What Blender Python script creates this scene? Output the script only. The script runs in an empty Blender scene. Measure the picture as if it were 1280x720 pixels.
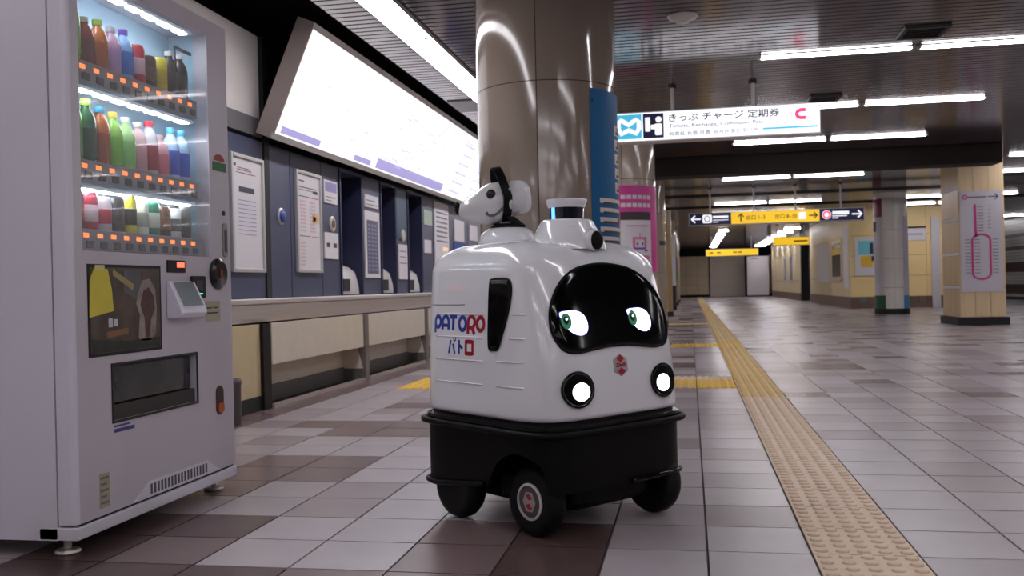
import bpy, math, random
from mathutils import Vector, Matrix

random.seed(7)
sc = bpy.context.scene
COL = sc.collection

# ------------------------------------------------------------------ camera, world, exposure
CAM_H, YAW, PITCH, ROLL = 0.80, 0.185, -0.0005, 0.023
_f = Vector((-math.sin(YAW) * math.cos(PITCH), math.cos(YAW) * math.cos(PITCH), math.sin(PITCH)))
_r = Vector((math.cos(YAW), math.sin(YAW), 0))
_u = _r.cross(_f)
_r2 = _r * math.cos(ROLL) - _u * math.sin(ROLL)
_u2 = _r * math.sin(ROLL) + _u * math.cos(ROLL)
cam_data = bpy.data.cameras.new('camera')
cam_data.sensor_width = 36.0
cam_data.lens = 36.0 * 1190 / 1280
cam_data.clip_end = 200
cam = bpy.data.objects.new('camera', cam_data)
COL.objects.link(cam)
m = Matrix((_r2, _u2, -_f)).transposed().to_4x4()
m.translation = Vector((0, 0, CAM_H))
cam.matrix_world = m
sc.camera = cam
cam_data.dof.use_dof = True
cam_data.dof.focus_distance = 3.1
cam_data.dof.aperture_fstop = 6.3

world = bpy.data.worlds.new('world')
sc.world = world
world.use_nodes = True
world.node_tree.nodes['Background'].inputs[0].default_value = (0.02, 0.02, 0.022, 1)
world.node_tree.nodes['Background'].inputs[1].default_value = 1.0

vs = sc.view_settings
vs.view_transform = 'Standard'
vs.look = 'None'
vs.exposure = 0.94
vs.gamma = 1.0
vs.use_curve_mapping = False
TUBE = 15.0          # emission of the ceiling tubes
sc.cycles.max_bounces = 6
sc.cycles.diffuse_bounces = 3
sc.cycles.glossy_bounces = 3
sc.cycles.caustics_reflective = False
sc.cycles.caustics_refractive = False
TUBE_COL = (0.99, 0.95, 1.0)

# ------------------------------------------------------------------ materials
def lin(c):
    return tuple(((v / 255) / 12.92 if v / 255 <= 0.04045 else ((v / 255 + 0.055) / 1.055) ** 2.4) for v in c)

_mats = {}
def M(name, rgb, rough=0.5, metal=0.0, var=0.0, scale=8.0, spec=0.5, emit=0.0, coat=0.0, alpha=1.0, bump=0.0, stretch=None, trans=0.0):
    if name in _mats:
        return _mats[name]
    mt = bpy.data.materials.new(name)
    mt.use_nodes = True
    nt = mt.node_tree
    b = nt.nodes['Principled BSDF']
    c = lin(rgb) + (1,)
    b.inputs['Base Color'].default_value = c
    b.inputs['Roughness'].default_value = rough
    b.inputs['Metallic'].default_value = metal
    b.inputs['Specular IOR Level'].default_value = spec
    b.inputs['Coat Weight'].default_value = coat
    b.inputs['Coat Roughness'].default_value = 0.06
    b.inputs['Alpha'].default_value = alpha
    b.inputs['Transmission Weight'].default_value = trans
    if emit:
        b.inputs['Emission Color'].default_value = c
        b.inputs['Emission Strength'].default_value = emit
    if var or bump:
        tc = nt.nodes.new('ShaderNodeTexCoord')
        mp = nt.nodes.new('ShaderNodeMapping')
        if stretch:
            mp.inputs['Scale'].default_value = stretch
        ns = nt.nodes.new('ShaderNodeTexNoise')
        ns.inputs['Scale'].default_value = scale
        ns.inputs['Detail'].default_value = 4
        nt.links.new(tc.outputs['Object'], mp.inputs['Vector'])
        nt.links.new(mp.outputs['Vector'], ns.inputs['Vector'])
        if var:
            rp = nt.nodes.new('ShaderNodeValToRGB')
            rp.color_ramp.elements[0].position = 0.3
            rp.color_ramp.elements[1].position = 0.7
            rp.color_ramp.elements[0].color = tuple(v * (1 - var) for v in c[:3]) + (1,)
            rp.color_ramp.elements[1].color = tuple(min(1, v * (1 + var)) for v in c[:3]) + (1,)
            nt.links.new(ns.outputs['Fac'], rp.inputs['Fac'])
            nt.links.new(rp.outputs['Color'], b.inputs['Base Color'])
        if bump:
            bp = nt.nodes.new('ShaderNodeBump')
            bp.inputs['Strength'].default_value = bump
            bp.inputs['Distance'].default_value = 0.004
            nt.links.new(ns.outputs['Fac'], bp.inputs['Height'])
            nt.links.new(bp.outputs['Normal'], b.inputs['Normal'])
    _mats[name] = mt
    return mt

def tinted(rgb, rough=0.45, **k):
    return M('paint_%d_%d_%d_%d' % (*rgb, int(rough * 100)), rgb, rough, **k)

def tube_material(name, strength, col):
    mt = bpy.data.materials.new(name)
    mt.use_nodes = True
    b = mt.node_tree.nodes['Principled BSDF']
    b.inputs['Base Color'].default_value = tuple(0.7 * v for v in col) + (1,)
    b.inputs['Emission Color'].default_value = tuple(col) + (1,)
    b.inputs['Emission Strength'].default_value = strength
    return mt

# ------------------------------------------------------------------ mesh building
WROOT = {}

class MB:
    def __init__(self):
        self.v = []; self.f = []; self.mi = []
    def add(self, vs, fs, mi=0):
        o = len(self.v)
        self.v += [tuple(p) for p in vs]
        for f in fs:
            self.f.append(tuple(i + o for i in f)); self.mi.append(mi)
        return self
    def box(self, x0, x1, y0, y1, z0, z1, mi=0):
        vs = [(x0, y0, z0), (x1, y0, z0), (x1, y1, z0), (x0, y1, z0), (x0, y0, z1), (x1, y0, z1), (x1, y1, z1), (x0, y1, z1)]
        return self.add(vs, [(0, 3, 2, 1), (4, 5, 6, 7), (0, 1, 5, 4), (1, 2, 6, 5), (2, 3, 7, 6), (3, 0, 4, 7)], mi)
    def cyl(self, p0, p1, r0, r1=None, n=24, caps=True, mi=0):
        r1 = r0 if r1 is None else r1
        p0, p1 = Vector(p0), Vector(p1)
        d = (p1 - p0).normalized()
        a = d.orthogonal().normalized(); b = d.cross(a)
        vs = []
        for p, r in ((p0, r0), (p1, r1)):
            for i in range(n):
                t = 2 * math.pi * i / n
                vs.append(p + a * (r * math.cos(t)) + b * (r * math.sin(t)))
        fs = [(i, (i + 1) % n, n + (i + 1) % n, n + i) for i in range(n)]
        if caps:
            fs += [tuple(range(n - 1, -1, -1)), tuple(range(n, 2 * n))]
        return self.add(vs, fs, mi)
    def lathe(self, prof, n=32, origin=(0, 0, 0), axis='z', mi=0):
        # prof: (radius, height) pairs
        vs = []; ox, oy, oz = origin
        for r, h in prof:
            for i in range(n):
                t = 2 * math.pi * i / n
                a, b = r * math.cos(t), r * math.sin(t)
                if axis == 'z': vs.append((ox + a, oy + b, oz + h))
                elif axis == 'x': vs.append((ox + h, oy + a, oz + b))
                else: vs.append((ox + b, oy + h, oz + a))
        fs = []
        for k in range(len(prof) - 1):
            for i in range(n):
                j = (i + 1) % n
                fs.append((k * n + i, k * n + j, (k + 1) * n + j, (k + 1) * n + i))
        if prof[0][0] > 1e-5: fs.append(tuple(range(n - 1, -1, -1)))
        if prof[-1][0] > 1e-5: fs.append(tuple((len(prof) - 1) * n + i for i in range(n)))
        return self.add(vs, fs, mi)
    def ell(self, c, rx, ry, rz, n=24, k=14, mi=0):
        vs = []; fs = []
        for j in range(k + 1):
            ph = math.pi * j / k
            for i in range(n):
                t = 2 * math.pi * i / n
                vs.append((c[0] + rx * math.sin(ph) * math.cos(t), c[1] + ry * math.sin(ph) * math.sin(t), c[2] - rz * math.cos(ph)))
        for j in range(k):
            for i in range(n):
                l = (i + 1) % n
                fs.append((j * n + i, j * n + l, (j + 1) * n + l, (j + 1) * n + i))
        return self.add(vs, fs, mi)
    def prism(self, poly, o, ux, uy, depth, mi=0):
        # 2-D polygon (counter-clockwise) in plane o+ux*a+uy*b, extruded by depth along ux x uy
        o, ux, uy = Vector(o), Vector(ux), Vector(uy)
        nrm = ux.cross(uy).normalized()
        n = len(poly)
        vs = [o + ux * a + uy * b for a, b in poly] + [o + ux * a + uy * b + nrm * depth for a, b in poly]
        fs = [tuple(range(n - 1, -1, -1)), tuple(range(n, 2 * n))] + [(i, (i + 1) % n, n + (i + 1) % n, n + i) for i in range(n)]
        return self.add(vs, fs, mi)
    def tube(self, pts, r, n=10, closed=False, mi=0):
        pts = [Vector(p) for p in pts]
        N = len(pts); vs = []; fs = []
        up = None
        for i, p in enumerate(pts):
            if closed: d = (pts[(i + 1) % N] - pts[i - 1]).normalized()
            else: d = (pts[min(i + 1, N - 1)] - pts[max(i - 1, 0)]).normalized()
            if up is None: up = d.orthogonal().normalized()
            a = (up - d * up.dot(d)).normalized(); up = a; b = d.cross(a)
            for k in range(n):
                t = 2 * math.pi * k / n
                vs.append(p + a * (r * math.cos(t)) + b * (r * math.sin(t)))
        for i in range(N if closed else N - 1):
            for k in range(n):
                l = (k + 1) % n; j = (i + 1) % N
                fs.append((i * n + k, i * n + l, j * n + l, j * n + k))
        if not closed: fs += [tuple(range(n - 1, -1, -1)), tuple((N - 1) * n + k for k in range(n))]
        return self.add(vs, fs, mi)
    def mesh(self, name, mats, off=(0, 0, 0), smooth=False):
        me = bpy.data.meshes.new(name)
        ox, oy, oz = off
        me.from_pydata([(x - ox, y - oy, z - oz) for x, y, z in self.v], [], self.f)
        for mt in (mats if isinstance(mats, (list, tuple)) else [mats]): me.materials.append(mt)
        if any(self.mi): me.polygons.foreach_set('material_index', self.mi)
        if smooth:
            me.polygons.foreach_set('use_smooth', [True] * len(self.f))
        me.update()
        return me
    def build(self, name, mats, parent=None, smooth=False, bevel=0.0, seg=2, auto=None):
        off = (0, 0, 0); loc = (0, 0, 0)
        if parent is not None:
            off = WROOT.get(parent.name, (0, 0, 0))
        elif self.v:
            xs, ys, zs = zip(*self.v)
            loc = ((min(xs) + max(xs)) / 2, (min(ys) + max(ys)) / 2, min(zs)); off = loc
        me = self.mesh(name, mats, off, smooth)
        o = bpy.data.objects.new(name, me)
        o.location = loc
        COL.objects.link(o)
        if parent is not None:
            o.parent = parent
        WROOT[o.name] = off
        if auto is not None:
            me.polygons.foreach_set('use_smooth', [True] * len(self.f))
            me.set_sharp_from_angle(angle=math.radians(auto))
        if bevel:
            bm_ = o.modifiers.new('bevel', 'BEVEL')
            bm_.width = bevel; bm_.segments = seg; bm_.limit_method = 'ANGLE'; bm_.angle_limit = math.radians(40)
            me.polygons.foreach_set('use_smooth', [True] * len(self.f))
            bm_.harden_normals = True
        return o

def B(*a): return MB().box(*a)

def tag(o, label, cat, group=None, kind=None):
    o['label'] = label; o['category'] = cat
    if group: o['group'] = group
    if kind: o['kind'] = kind
    return o

def struct(o, label=None, cat=None):
    o['kind'] = 'structure'
    if label: o['label'] = label
    if cat: o['category'] = cat
    return o

def thing(name, label, cat, loc=(0, 0, 0), rz=0.0, group=None, world=True):
    o = bpy.data.objects.new(name, None)
    o.empty_display_size = 0.1
    COL.objects.link(o)
    o.location = loc; o.rotation_euler = (0, 0, rz)
    tag(o, label, cat, group)
    WROOT[o.name] = tuple(loc) if world else (0, 0, 0)
    return o

def copy_tree(root, loc, label, parent=None):
    c = root.copy(); COL.objects.link(c); c.parent = parent
    if parent is None:
        c.location = loc
        if label: c['label'] = label
    for ch in [o for o in root.children]:
        copy_tree(ch, None, None, c)
    return c

def arc(cx, cy, r, a0, a1, n=12, ry=None):
    ry = r if ry is None else ry
    return [(cx + r * math.cos(math.radians(a0 + (a1 - a0) * i / n)), cy + ry * math.sin(math.radians(a0 + (a1 - a0) * i / n))) for i in range(n + 1)]

def rrect(x0, y0, x1, y1, r, n=5):
    return arc(x1 - r, y0 + r, r, -90, 0, n) + arc(x1 - r, y1 - r, r, 0, 90, n) + arc(x0 + r, y1 - r, r, 90, 180, n) + arc(x0 + r, y0 + r, r, 180, 270, n)

# ------------------------------------------------------------------ flat lettering
def text_2d(s, size=1.0, bold=0.0):
    cu = bpy.data.curves.new('lettering', 'FONT')
    cu.body = s; cu.size = size; cu.offset = bold; cu.resolution_u = 3
    ob = bpy.data.objects.new('lettering', cu)
    COL.objects.link(ob)
    dg = bpy.context.evaluated_depsgraph_get()
    me = bpy.data.meshes.new_from_object(ob.evaluated_get(dg))
    vs = [(v.co.x, v.co.y) for v in me.vertices]
    fs = [tuple(p.vertices) for p in me.polygons]
    bpy.data.objects.remove(ob); bpy.data.curves.remove(cu); bpy.data.meshes.remove(me)
    return vs, fs

def lettering(name, s, mat, parent, o, ux, uy, width=None, height=0.1, bold=0.0, warp=None):
    vs, fs = text_2d(s, 1.0, bold)
    if not vs: return None
    xs = [v[0] for v in vs]; ys = [v[1] for v in vs]
    x0, x1, y0, y1 = min(xs), max(xs), min(ys), max(ys)
    sy = height / max(1e-6, y1 - y0)
    sx = width / max(1e-6, x1 - x0) if width else sy
    pts2 = [((x - x0) * sx, (y - y0) * sy) for x, y in vs]
    if warp: pts = [warp(a, b) for a, b in pts2]
    else:
        o, ux, uy = Vector(o), Vector(ux), Vector(uy)
        pts = [o + ux * a + uy * b for a, b in pts2]
    return MB().add(pts, fs).build(name, mat, parent)

def flat(name, mat, parent, polys, o, ux, uy, depth=0.001):
    mb = MB()
    for p in polys: mb.prism(p, o, ux, uy, depth)
    return mb.build(name, mat, parent)

X, Y, Z = Vector((1, 0, 0)), Vector((0, 1, 0)), Vector((0, 0, 1))

def ribbon(pts, w, closed=False):
    """Quads of a constant-width stroke along a 2-D polyline."""
    out = []
    n = len(pts)
    L = []; R = []
    for i in range(n):
        if closed: a, b = pts[i - 1], pts[(i + 1) % n]
        else: a, b = pts[max(i - 1, 0)], pts[min(i + 1, n - 1)]
        dx, dy = b[0] - a[0], b[1] - a[1]; l = math.hypot(dx, dy) or 1
        nx, ny = -dy / l * w / 2, dx / l * w / 2
        L.append((pts[i][0] + nx, pts[i][1] + ny)); R.append((pts[i][0] - nx, pts[i][1] - ny))
    for i in range(n if closed else n - 1):
        j = (i + 1) % n
        out.append([R[i], R[j], L[j], L[i]])
    return out

# ------------------------------------------------------------------ shared materials
m_grout = M('grout', (56, 48, 48), 0.8, var=0.1)
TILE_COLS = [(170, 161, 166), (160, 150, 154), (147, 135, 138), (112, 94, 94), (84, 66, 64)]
m_tiles = [M('floor_tile_%d' % i, c, 0.27, var=0.05, scale=3.0, spec=0.5) for i, c in enumerate(TILE_COLS)]
m_tact = [M('tactile_beige', (210, 186, 160), 0.45, var=0.06, scale=20), M('tactile_ochre', (206, 172, 104), 0.45, var=0.08, scale=12), M('tactile_yellow', (222, 178, 52), 0.45, var=0.06, scale=12)]
m_slat = M('ceiling_metal', (98, 88, 88), 0.14, 0.75, var=0.06, scale=1.2)
m_black = M('matte_black', (14, 13, 14), 0.6)
m_gap = M('dark_void', (9, 8, 9), 0.9)
m_white_metal = M('white_metal', (196, 192, 198), 0.35)
m_steel = M('brushed_steel', (196, 188, 182), 0.34, 0.6, var=0.08, scale=4, stretch=(1, 0.1, 8))
m_cream = M('cream_panel', (206, 196, 180), 0.45, var=0.03)
m_beige = M('beige_panel', (196, 178, 140), 0.5, var=0.04)
m_navy = M('navy_panel', (66, 72, 98), 0.36, var=0.05, scale=2)
m_navy_deep = M('navy_recess', (30, 34, 66), 0.5)
m_col_shaded = M('column_enamel_shaded', (128, 115, 104), 0.12, var=0.03, scale=1.5, coat=0.3)  # first column: shade on its turned-away face put into the enamel colour
m_col_lit = M('column_enamel_lit', (176, 162, 148), 0.14, var=0.03, scale=1.5, coat=0.2)  # same enamel, paler for the better lit columns behind
m_paper = M('notice_paper', (214, 210, 214), 0.55)
m_print = M('notice_print', (120, 116, 126), 0.7)
m_tube = tube_material('tube_light', TUBE, TUBE_COL)
m_white = M('white_gloss', (206, 204, 206), 0.18, coat=0.4)

# ================================================================== THE SETTING
CEIL = 2.75
def project(p):
    d = Vector(p) - Vector((0, 0, CAM_H))
    z = d.dot(_f)
    if z < 0.2: return None
    return 640 + 1190 * d.dot(_r2) / z, 360 - 1190 * d.dot(_u2) / z, z

GX, GY, GS = 0.033, 2.898, 0.30
floor = struct(B(-3.6, 10.9, -14.0, 55.5, -0.08, -0.006).build('floor', m_grout), 'station concourse floor of square grey tiles with a tactile strip', 'floor')
FO = Vector(floor.location)

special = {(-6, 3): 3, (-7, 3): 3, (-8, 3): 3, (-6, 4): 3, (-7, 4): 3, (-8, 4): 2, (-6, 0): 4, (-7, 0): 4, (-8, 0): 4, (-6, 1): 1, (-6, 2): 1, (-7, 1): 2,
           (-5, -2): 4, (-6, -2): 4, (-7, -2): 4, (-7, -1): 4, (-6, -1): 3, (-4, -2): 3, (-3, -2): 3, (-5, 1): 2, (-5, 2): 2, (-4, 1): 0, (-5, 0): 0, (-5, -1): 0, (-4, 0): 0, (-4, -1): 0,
           (-2, 0): 4, (-2, -1): 4, (-2, -2): 4, (-3, 0): 3, (-3, -1): 3, (-1, 0): 1, (-1, -1): 0, (-7, 7): 3, (-7, 8): 3, (-6, 8): 3, (-6, 7): 3, (-5, 7): 3, (-5, 8): 3, (-7, 11): 3, (-6, 11): 3, (-7, 12): 2,  # column left of the dark tiles: robot's shadow put into the tile colour
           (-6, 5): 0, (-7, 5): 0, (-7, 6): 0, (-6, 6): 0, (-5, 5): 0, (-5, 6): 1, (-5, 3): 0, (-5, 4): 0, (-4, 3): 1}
tact = {}
for r in range(-5, 174):
    tact[(1, r)] = 0 if r < 13 else 1
for c in range(-8, 1):
    for r in (15, 16): tact[(c, r)] = 2 if c < -2 or random.random() < 0.6 else 1
    tact[(c, 17)] = 0 if c > -3 else 2
for c in (-1, 0, 1):
    for r in (31, 32): tact[(c, r)] = 2
for c in (-2, -1, 0):
    tact[(c, 53)] = 1; tact[(c, 54)] = 1

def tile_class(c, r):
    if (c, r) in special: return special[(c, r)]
    y = GY + r * GS
    if c == -10: return 3
    if c >= -1 and y < 6.2: w = (70, 24, 6, 0, 0)
    elif c < 1 and y > 7.5: w = (30, 25, 18, 22, 5)
    elif y < 8: w = (48, 32, 15, 5, 0)
    else: w = (46, 29, 15, 9, 1)
    return random.choices(range(5), w)[0]

h = GS / 2 - 0.0036
tile_mb = MB().box(-h, h, -h, h, -0.02, 0.0)
tile_meshes = [tile_mb.mesh('tile', mt) for mt in m_tiles]
cells = []
for c in range(-11, 36):
    for r in range(-56, 175):
        if (c, r) in tact: continue
        x, y = GX + (c + 0.5) * GS, GY + (r + 0.5) * GS
        if x < -3.1: continue
        p = project((x, y, 0))
        vis = p is not None and -60 < p[0] < 1340 and 340 < p[1] < 790
        if vis and y < 4.6 and x < -1.9: vis = False        # behind the vending machine
        cells.append((0 if vis else 1, p[2] if p else 99, c, r, x, y))
cells.sort()
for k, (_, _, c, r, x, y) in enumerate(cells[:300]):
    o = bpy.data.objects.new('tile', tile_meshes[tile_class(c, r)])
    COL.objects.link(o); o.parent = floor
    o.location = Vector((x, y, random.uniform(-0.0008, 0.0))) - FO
rest = MB()
for (_, _, c, r, x, y) in cells[300:]:
    k = tile_class(c, r)
    rest.add([(x - h, y - h, 0), (x + h, y - h, 0), (x + h, y + h, 0), (x - h, y + h, 0), (x - h, y - h, -0.008), (x + h, y - h, -0.008), (x + h, y + h, -0.008), (x - h, y + h, -0.008)],
             [(0, 1, 2, 3), (0, 4, 5, 1), (1, 5, 6, 2), (2, 6, 7, 3), (3, 7, 4, 0)], k)
o = rest.build('far_tiles', m_tiles, floor); o['kind'] = 'stuff'

# tactile paving: 30 cm tiles with five by five domes
tm = MB().box(-h, h, -h, h, -0.02, 0.001)
for i in range(5):
    for j in range(5):
        cx, cy = -0.12 + 0.06 * i, -0.12 + 0.06 * j
        n = 12; vs = []
        for rr, zz in ((0.0205, 0.0005), (0.0175, 0.0062), (0.0115, 0.0082)):
            vs += [(cx + rr * math.cos(2 * math.pi * k / n), cy + rr * math.sin(2 * math.pi * k / n), zz) for k in range(n)]
        fs = [(a * n + k, a * n + (k + 1) % n, (a + 1) * n + (k + 1) % n, (a + 1) * n + k) for a in range(2) for k in range(n)] + [tuple(2 * n + k for k in range(n))]
        tm.add(vs, fs)
tact_meshes = [tm.mesh('tactile_tile', mt) for mt in m_tact]
for (c, r), k in sorted(tact.items()):
    x, y = GX + (c + 0.5) * GS, GY + (r + 0.5) * GS
    o = bpy.data.objects.new('tactile_tile', tact_meshes[k])
    COL.objects.link(o); o.parent = floor; o.location = Vector((x, y, 0)) - FO

# ceiling: metal slats running across, dark void behind them
ceiling = struct(B(-2.45, 10.9, -14.0, 55.5, CEIL + 0.03, CEIL + 0.06).build('ceiling', m_gap), 'dark metal slat ceiling of the concourse', 'ceiling')
CO = Vector(ceiling.location)
slat_mb = MB()
prof = [(-0.041, 0.029), (-0.041, 0.004), (-0.0385, 0.0), (0.0385, 0.0), (0.041, 0.004), (0.041, 0.029)]
vs = [(x, a, b) for x in (-6.675, 6.675) for a, b in prof]
slat_mb.add(vs, [(i, i + 1, 7 + i, 6 + i) for i in range(5)])
slat_me = slat_mb.mesh('slat', m_slat)
rest = MB()
for k in range(-194, 497):
    y = 5.5 + 0.1 * k
    if 0 <= k < 250:
        o = bpy.data.objects.new('slat', slat_me); COL.objects.link(o); o.parent = ceiling
        o.location = Vector((4.225, y, CEIL)) - CO
    else:
        rest.add([(4.225 + a, y + b, CEIL + c) for a, b, c in vs], [(i, i + 1, 7 + i, 6 + i) for i in range(5)])
o = rest.build('far_slats', m_slat, ceiling); o['kind'] = 'stuff'
struct(B(-3.6, -2.44, -14, 55.5, 3.02, 3.06).build('trim_1', m_gap), 'black recess above the ticket machine wall', 'ceiling recess')
struct(B(-2.46, -2.445, -14, 55.5, CEIL + 0.002, 3.02).build('trim_2', m_gap), 'black upstand along the slat ceiling edge', 'trim')
m_beam = M('beam_paint', (34, 27, 25), 0.6, var=0.05, spec=0.15)
struct(B(-3.1, 4.5, 14.9, 15.4, 2.46, CEIL).build('trim_3', m_beam, bevel=0.01), 'dark ceiling beam across the concourse', 'beam')
m_pipe = M('pipe_dark', (30, 27, 27), 0.5)
for i, (yy, zz) in enumerate(((20.6, 2.62), (23.2, 2.58))):
    struct(B(-3.0, 8.0, yy, yy + 0.09, zz, zz + 0.06).build('trim_%d' % (4 + i), m_pipe), 'dark cable duct under the ceiling behind the beam, %s' % ('nearer one' if i == 0 else 'farther one'), 'duct')

# outer walls
m_wallL = M('wall_dark', (70, 66, 66), 0.6, var=0.05)
wl = struct(B(-3.62, -3.52, -14, 55.5, 0, 3.02).build('wall_left', m_wallL), 'dark wall behind the ticket machines', 'wall')
m_walltan = M('far_wall_tile', (190, 172, 146), 0.45, var=0.05, scale=2)
wf = struct(B(-3.6, 10.9, 55.4, 55.6, 0, 2.78).build('wall_far', m_gap), 'beige tiled wall at the far end of the concourse', 'wall')
for i in range(7):
    for j in range(4):
        x0 = -3.4 + i * 0.64 if i < 7 else 0
        B(x0 + 0.006, x0 + 0.634, 55.36, 55.41, 0.14 + j * 0.55, 0.684 + j * 0.55).build('panel', m_walltan, wf)
for i in range(7):
    for j in range(4):
        x0 = 4.4 + i * 0.9
        B(x0 + 0.006, x0 + 0.894, 55.36, 55.41, 0.14 + j * 0.55, 0.684 + j * 0.55).build('panel', m_walltan, wf)
m_shut = M('shutter_paint', (190, 178, 166), 0.5, var=0.03)
sh = thing('roller_shutter', 'closed beige roller shutter at the far end of the concourse', 'shutter', (2.1, 55.3, 0))
for k in range(14):
    B(1.12, 3.04, 55.30, 55.35, 0.02 + k * 0.165, 0.18 + k * 0.165).build('slat', m_shut, sh)
B(1.06, 1.12, 55.28, 55.36, 0, 2.34).build('guide_rail', m_pipe, sh)
B(3.04, 3.1, 55.28, 55.36, 0, 2.34).build('guide_rail', m_pipe, sh)
lk = thing('white_locker', 'white metal cabinet standing at the far end wall', 'cabinet', (3.7, 54.0, 0))
B(3.1, 4.26, 53.8, 54.3, 0.06, 2.22).build('body', m_white_metal, lk, bevel=0.01)
B(3.12, 4.24, 53.78, 53.8, 0.1, 1.0).build('door', m_white_metal, lk)
B(3.12, 4.24, 53.78, 53.8, 1.02, 2.18).build('door', m_white_metal, lk)
B(3.3, 3.7, 53.77, 53.78, 2.06, 2.1).build('name_plate', m_print, lk)
B(3.12, 4.24, 53.84, 54.28, 0, 0.06).build('plinth', m_black, lk)

# right wall: white glazed strips with brown bands
m_wr = M('glazed_white', (186, 182, 178), 0.3, var=0.03)
m_wrb = M('glazed_brown', (92, 72, 66), 0.35, var=0.06)
wr = struct(B(10.86, 10.96, -14, 55.5, 0, 2.78).build('wall_right', m_grout), 'wall of white glazed strips with brown bands', 'wall')
z = 0.1; k = 0
while z < 2.7:
    brown = k in (1, 2, 3, 8, 9, 10, 15, 19)
    B(10.83, 10.87, -13.9, 55.3, z, z + 0.096).build('strip', m_wrb if brown else m_wr, wr)
    z += 0.106; k += 1
struct(B(-3.6, 10.9, -14.15, -14.05, 0, 2.78).build('wall_back', m_cream), 'plain wall behind the camera', 'wall')

# ================================================================== LEFT SIDE: TICKET MACHINE WALL
WX = -3.12
tw = struct(B(-3.5, -3.44, 4.6, 16.0, 0.0, 1.96).build('wall_1', m_navy_deep), 'navy wall of the ticket machines', 'wall')
panels = [(4.7, 5.88), (5.9, 6.66), (6.76, 7.14), (7.15, 7.79), (7.80, 8.22), (8.82, 9.38), (9.90, 10.33), (10.92, 11.42), (11.43, 12.22), (12.24, 13.3), (13.32, 14.2), (14.22, 15.9)]
for y0, y1 in panels:
    B(-3.44, WX, y0, y1, 0.765, 1.93).build('panel', m_navy, tw, bevel=0.004)
m_teal = M('teal_panel', (44, 74, 98), 0.4)
B(WX, WX + 0.006, 9.93, 10.30, 1.36, 1.90).build('panel', m_teal, tw)
B(-3.44, WX + 0.01, 6.67, 6.75, 0.765, 2.72).build('post', m_black, tw)
# cream and grey strip above the navy wall, beside the lightbox
m_cream2 = M('cream_wall', (236, 230, 226), 0.5, var=0.02)
struct(B(-3.5, -3.14, -14.0, 6.66, 2.10, 2.72).build('wall_2', m_cream2), 'cream wall panel above the vending machine', 'wall')
m_greyband = M('grey_band', (110, 108, 112), 0.4)
struct(B(-3.5, -3.12, -14.0, 6.66, 1.96, 2.096).build('trim_6', m_greyband), 'grey band between cream and navy wall', 'trim')
struct(B(-3.5, -3.13, -14.0, 4.58, 0.0, 1.955).build('wall_3', m_cream2), 'plain wall behind the vending machine', 'wall')
m_wallmid = M('wall_mid', (150, 136, 116), 0.5, var=0.04)
struct(B(-3.5, -3.12, 16.0, 55.3, 0, 2.9).build('wall_4', m_wallmid), 'beige wall running on behind the columns', 'wall')

# booths with white consoles
m_console = M('console_white', (198, 194, 196), 0.4)
bname = ['nearest', 'middle', 'farthest']
for i, (y0, y1) in enumerate(((8.22, 8.82), (9.38, 9.90), (10.33, 10.92))):
    t = thing('ticket_booth', 'dark navy ticket machine recess with white console, %s of three along the counter' % bname[i], 'ticket machine', (WX, (y0 + y1) / 2, 0.765), group='ticket machine recesses')
    B(-3.44, -3.42, y0, y1, 0.77, 1.93).build('back_panel', m_navy_deep, t)
    B(-3.42, WX + 0.012, y0, y0 + 0.03, 0.77, 1.90).build('side_panel', m_navy_deep, t)
    B(-3.42, WX + 0.012, y1 - 0.03, y1, 0.77, 1.90).build('side_panel', m_navy_deep, t)
    B(-3.42, WX + 0.012, y0, y1, 1.90, 1.93).build('hood', m_navy, t)
    ya, yb = y0 + 0.07, y1 - 0.05
    # console: base, slanted screen wedge, keypad and handset-like arm
    poly = [(-3.40, 0.77), (-3.14, 0.77), (-3.145, 0.86), (-3.18, 0.98), (-3.24, 1.03), (-3.30, 1.05), (-3.33, 1.16), (-3.40, 1.22)]
    MB().prism([(a + 3.4, b) for a, b in poly], (-3.40, yb, 0), X, Z, yb - ya).build('console', m_console, t, bevel=0.008)
    MB().prism([(0, 0), (0.17, 0), (0.17, 0.115), (0, 0.115)], (-3.139, ya + 0.04, 0.80), Y, Z, 0.006).build('coin_door', m_black, t)
    B(-3.32, -3.30, ya + 0.02, ya + 0.05, 1.03, 1.32).build('support_arm', m_console, t)
    MB().prism([(0, 0), (0.22, 0), (0.22, 0.02), (0, 0.02)], (-3.31, ya + 0.06, 1.06), Y, Z, 0.006).build('screen_edge', m_black, t)

# notices on the wall --------------------------------------------------------
m_frame = M('aluminium_frame', (190, 188, 186), 0.35, 0.5)
m_pr_dark = M('print_dark', (70, 70, 84), 0.7)
m_pr_red = M('print_red', (176, 70, 84), 0.7)
m_pr_pink = M('print_pale_pink', (204, 178, 190), 0.7)
m_pr_violet = M('print_pale_violet', (150, 146, 190), 0.7)
def plate(name, label, cat, y0, y1, z0, z1, mat, group=None, frame=False, th=0.012, x=WX):
    t = thing(name, label, cat, (x, (y0 + y1) / 2, z0), group=group)
    B(x - 0.001, x + th, y0, y1, z0, z1).build('sheet', mat, t)
    if frame:
        f = 0.028
        for a in ((y0 - f, y0, z0 - f, z1 + f), (y1, y1 + f, z0 - f, z1 + f), (y0, y1, z0 - f, z0), (y0, y1, z1, z1 + f)):
            B(x - 0.001, x + th + 0.016, *a).build('frame_bar', m_frame, t, bevel=0.006)
    return t
def bars(t, mat, x, rects, name='print_block'):
    mb = MB()
    for (y0, y1, z0, z1) in rects: mb.box(x, x + 0.001, y0, y1, z0, z1)
    o = mb.build(name, mat, t); o['kind'] = 'stuff'
    return o

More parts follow.
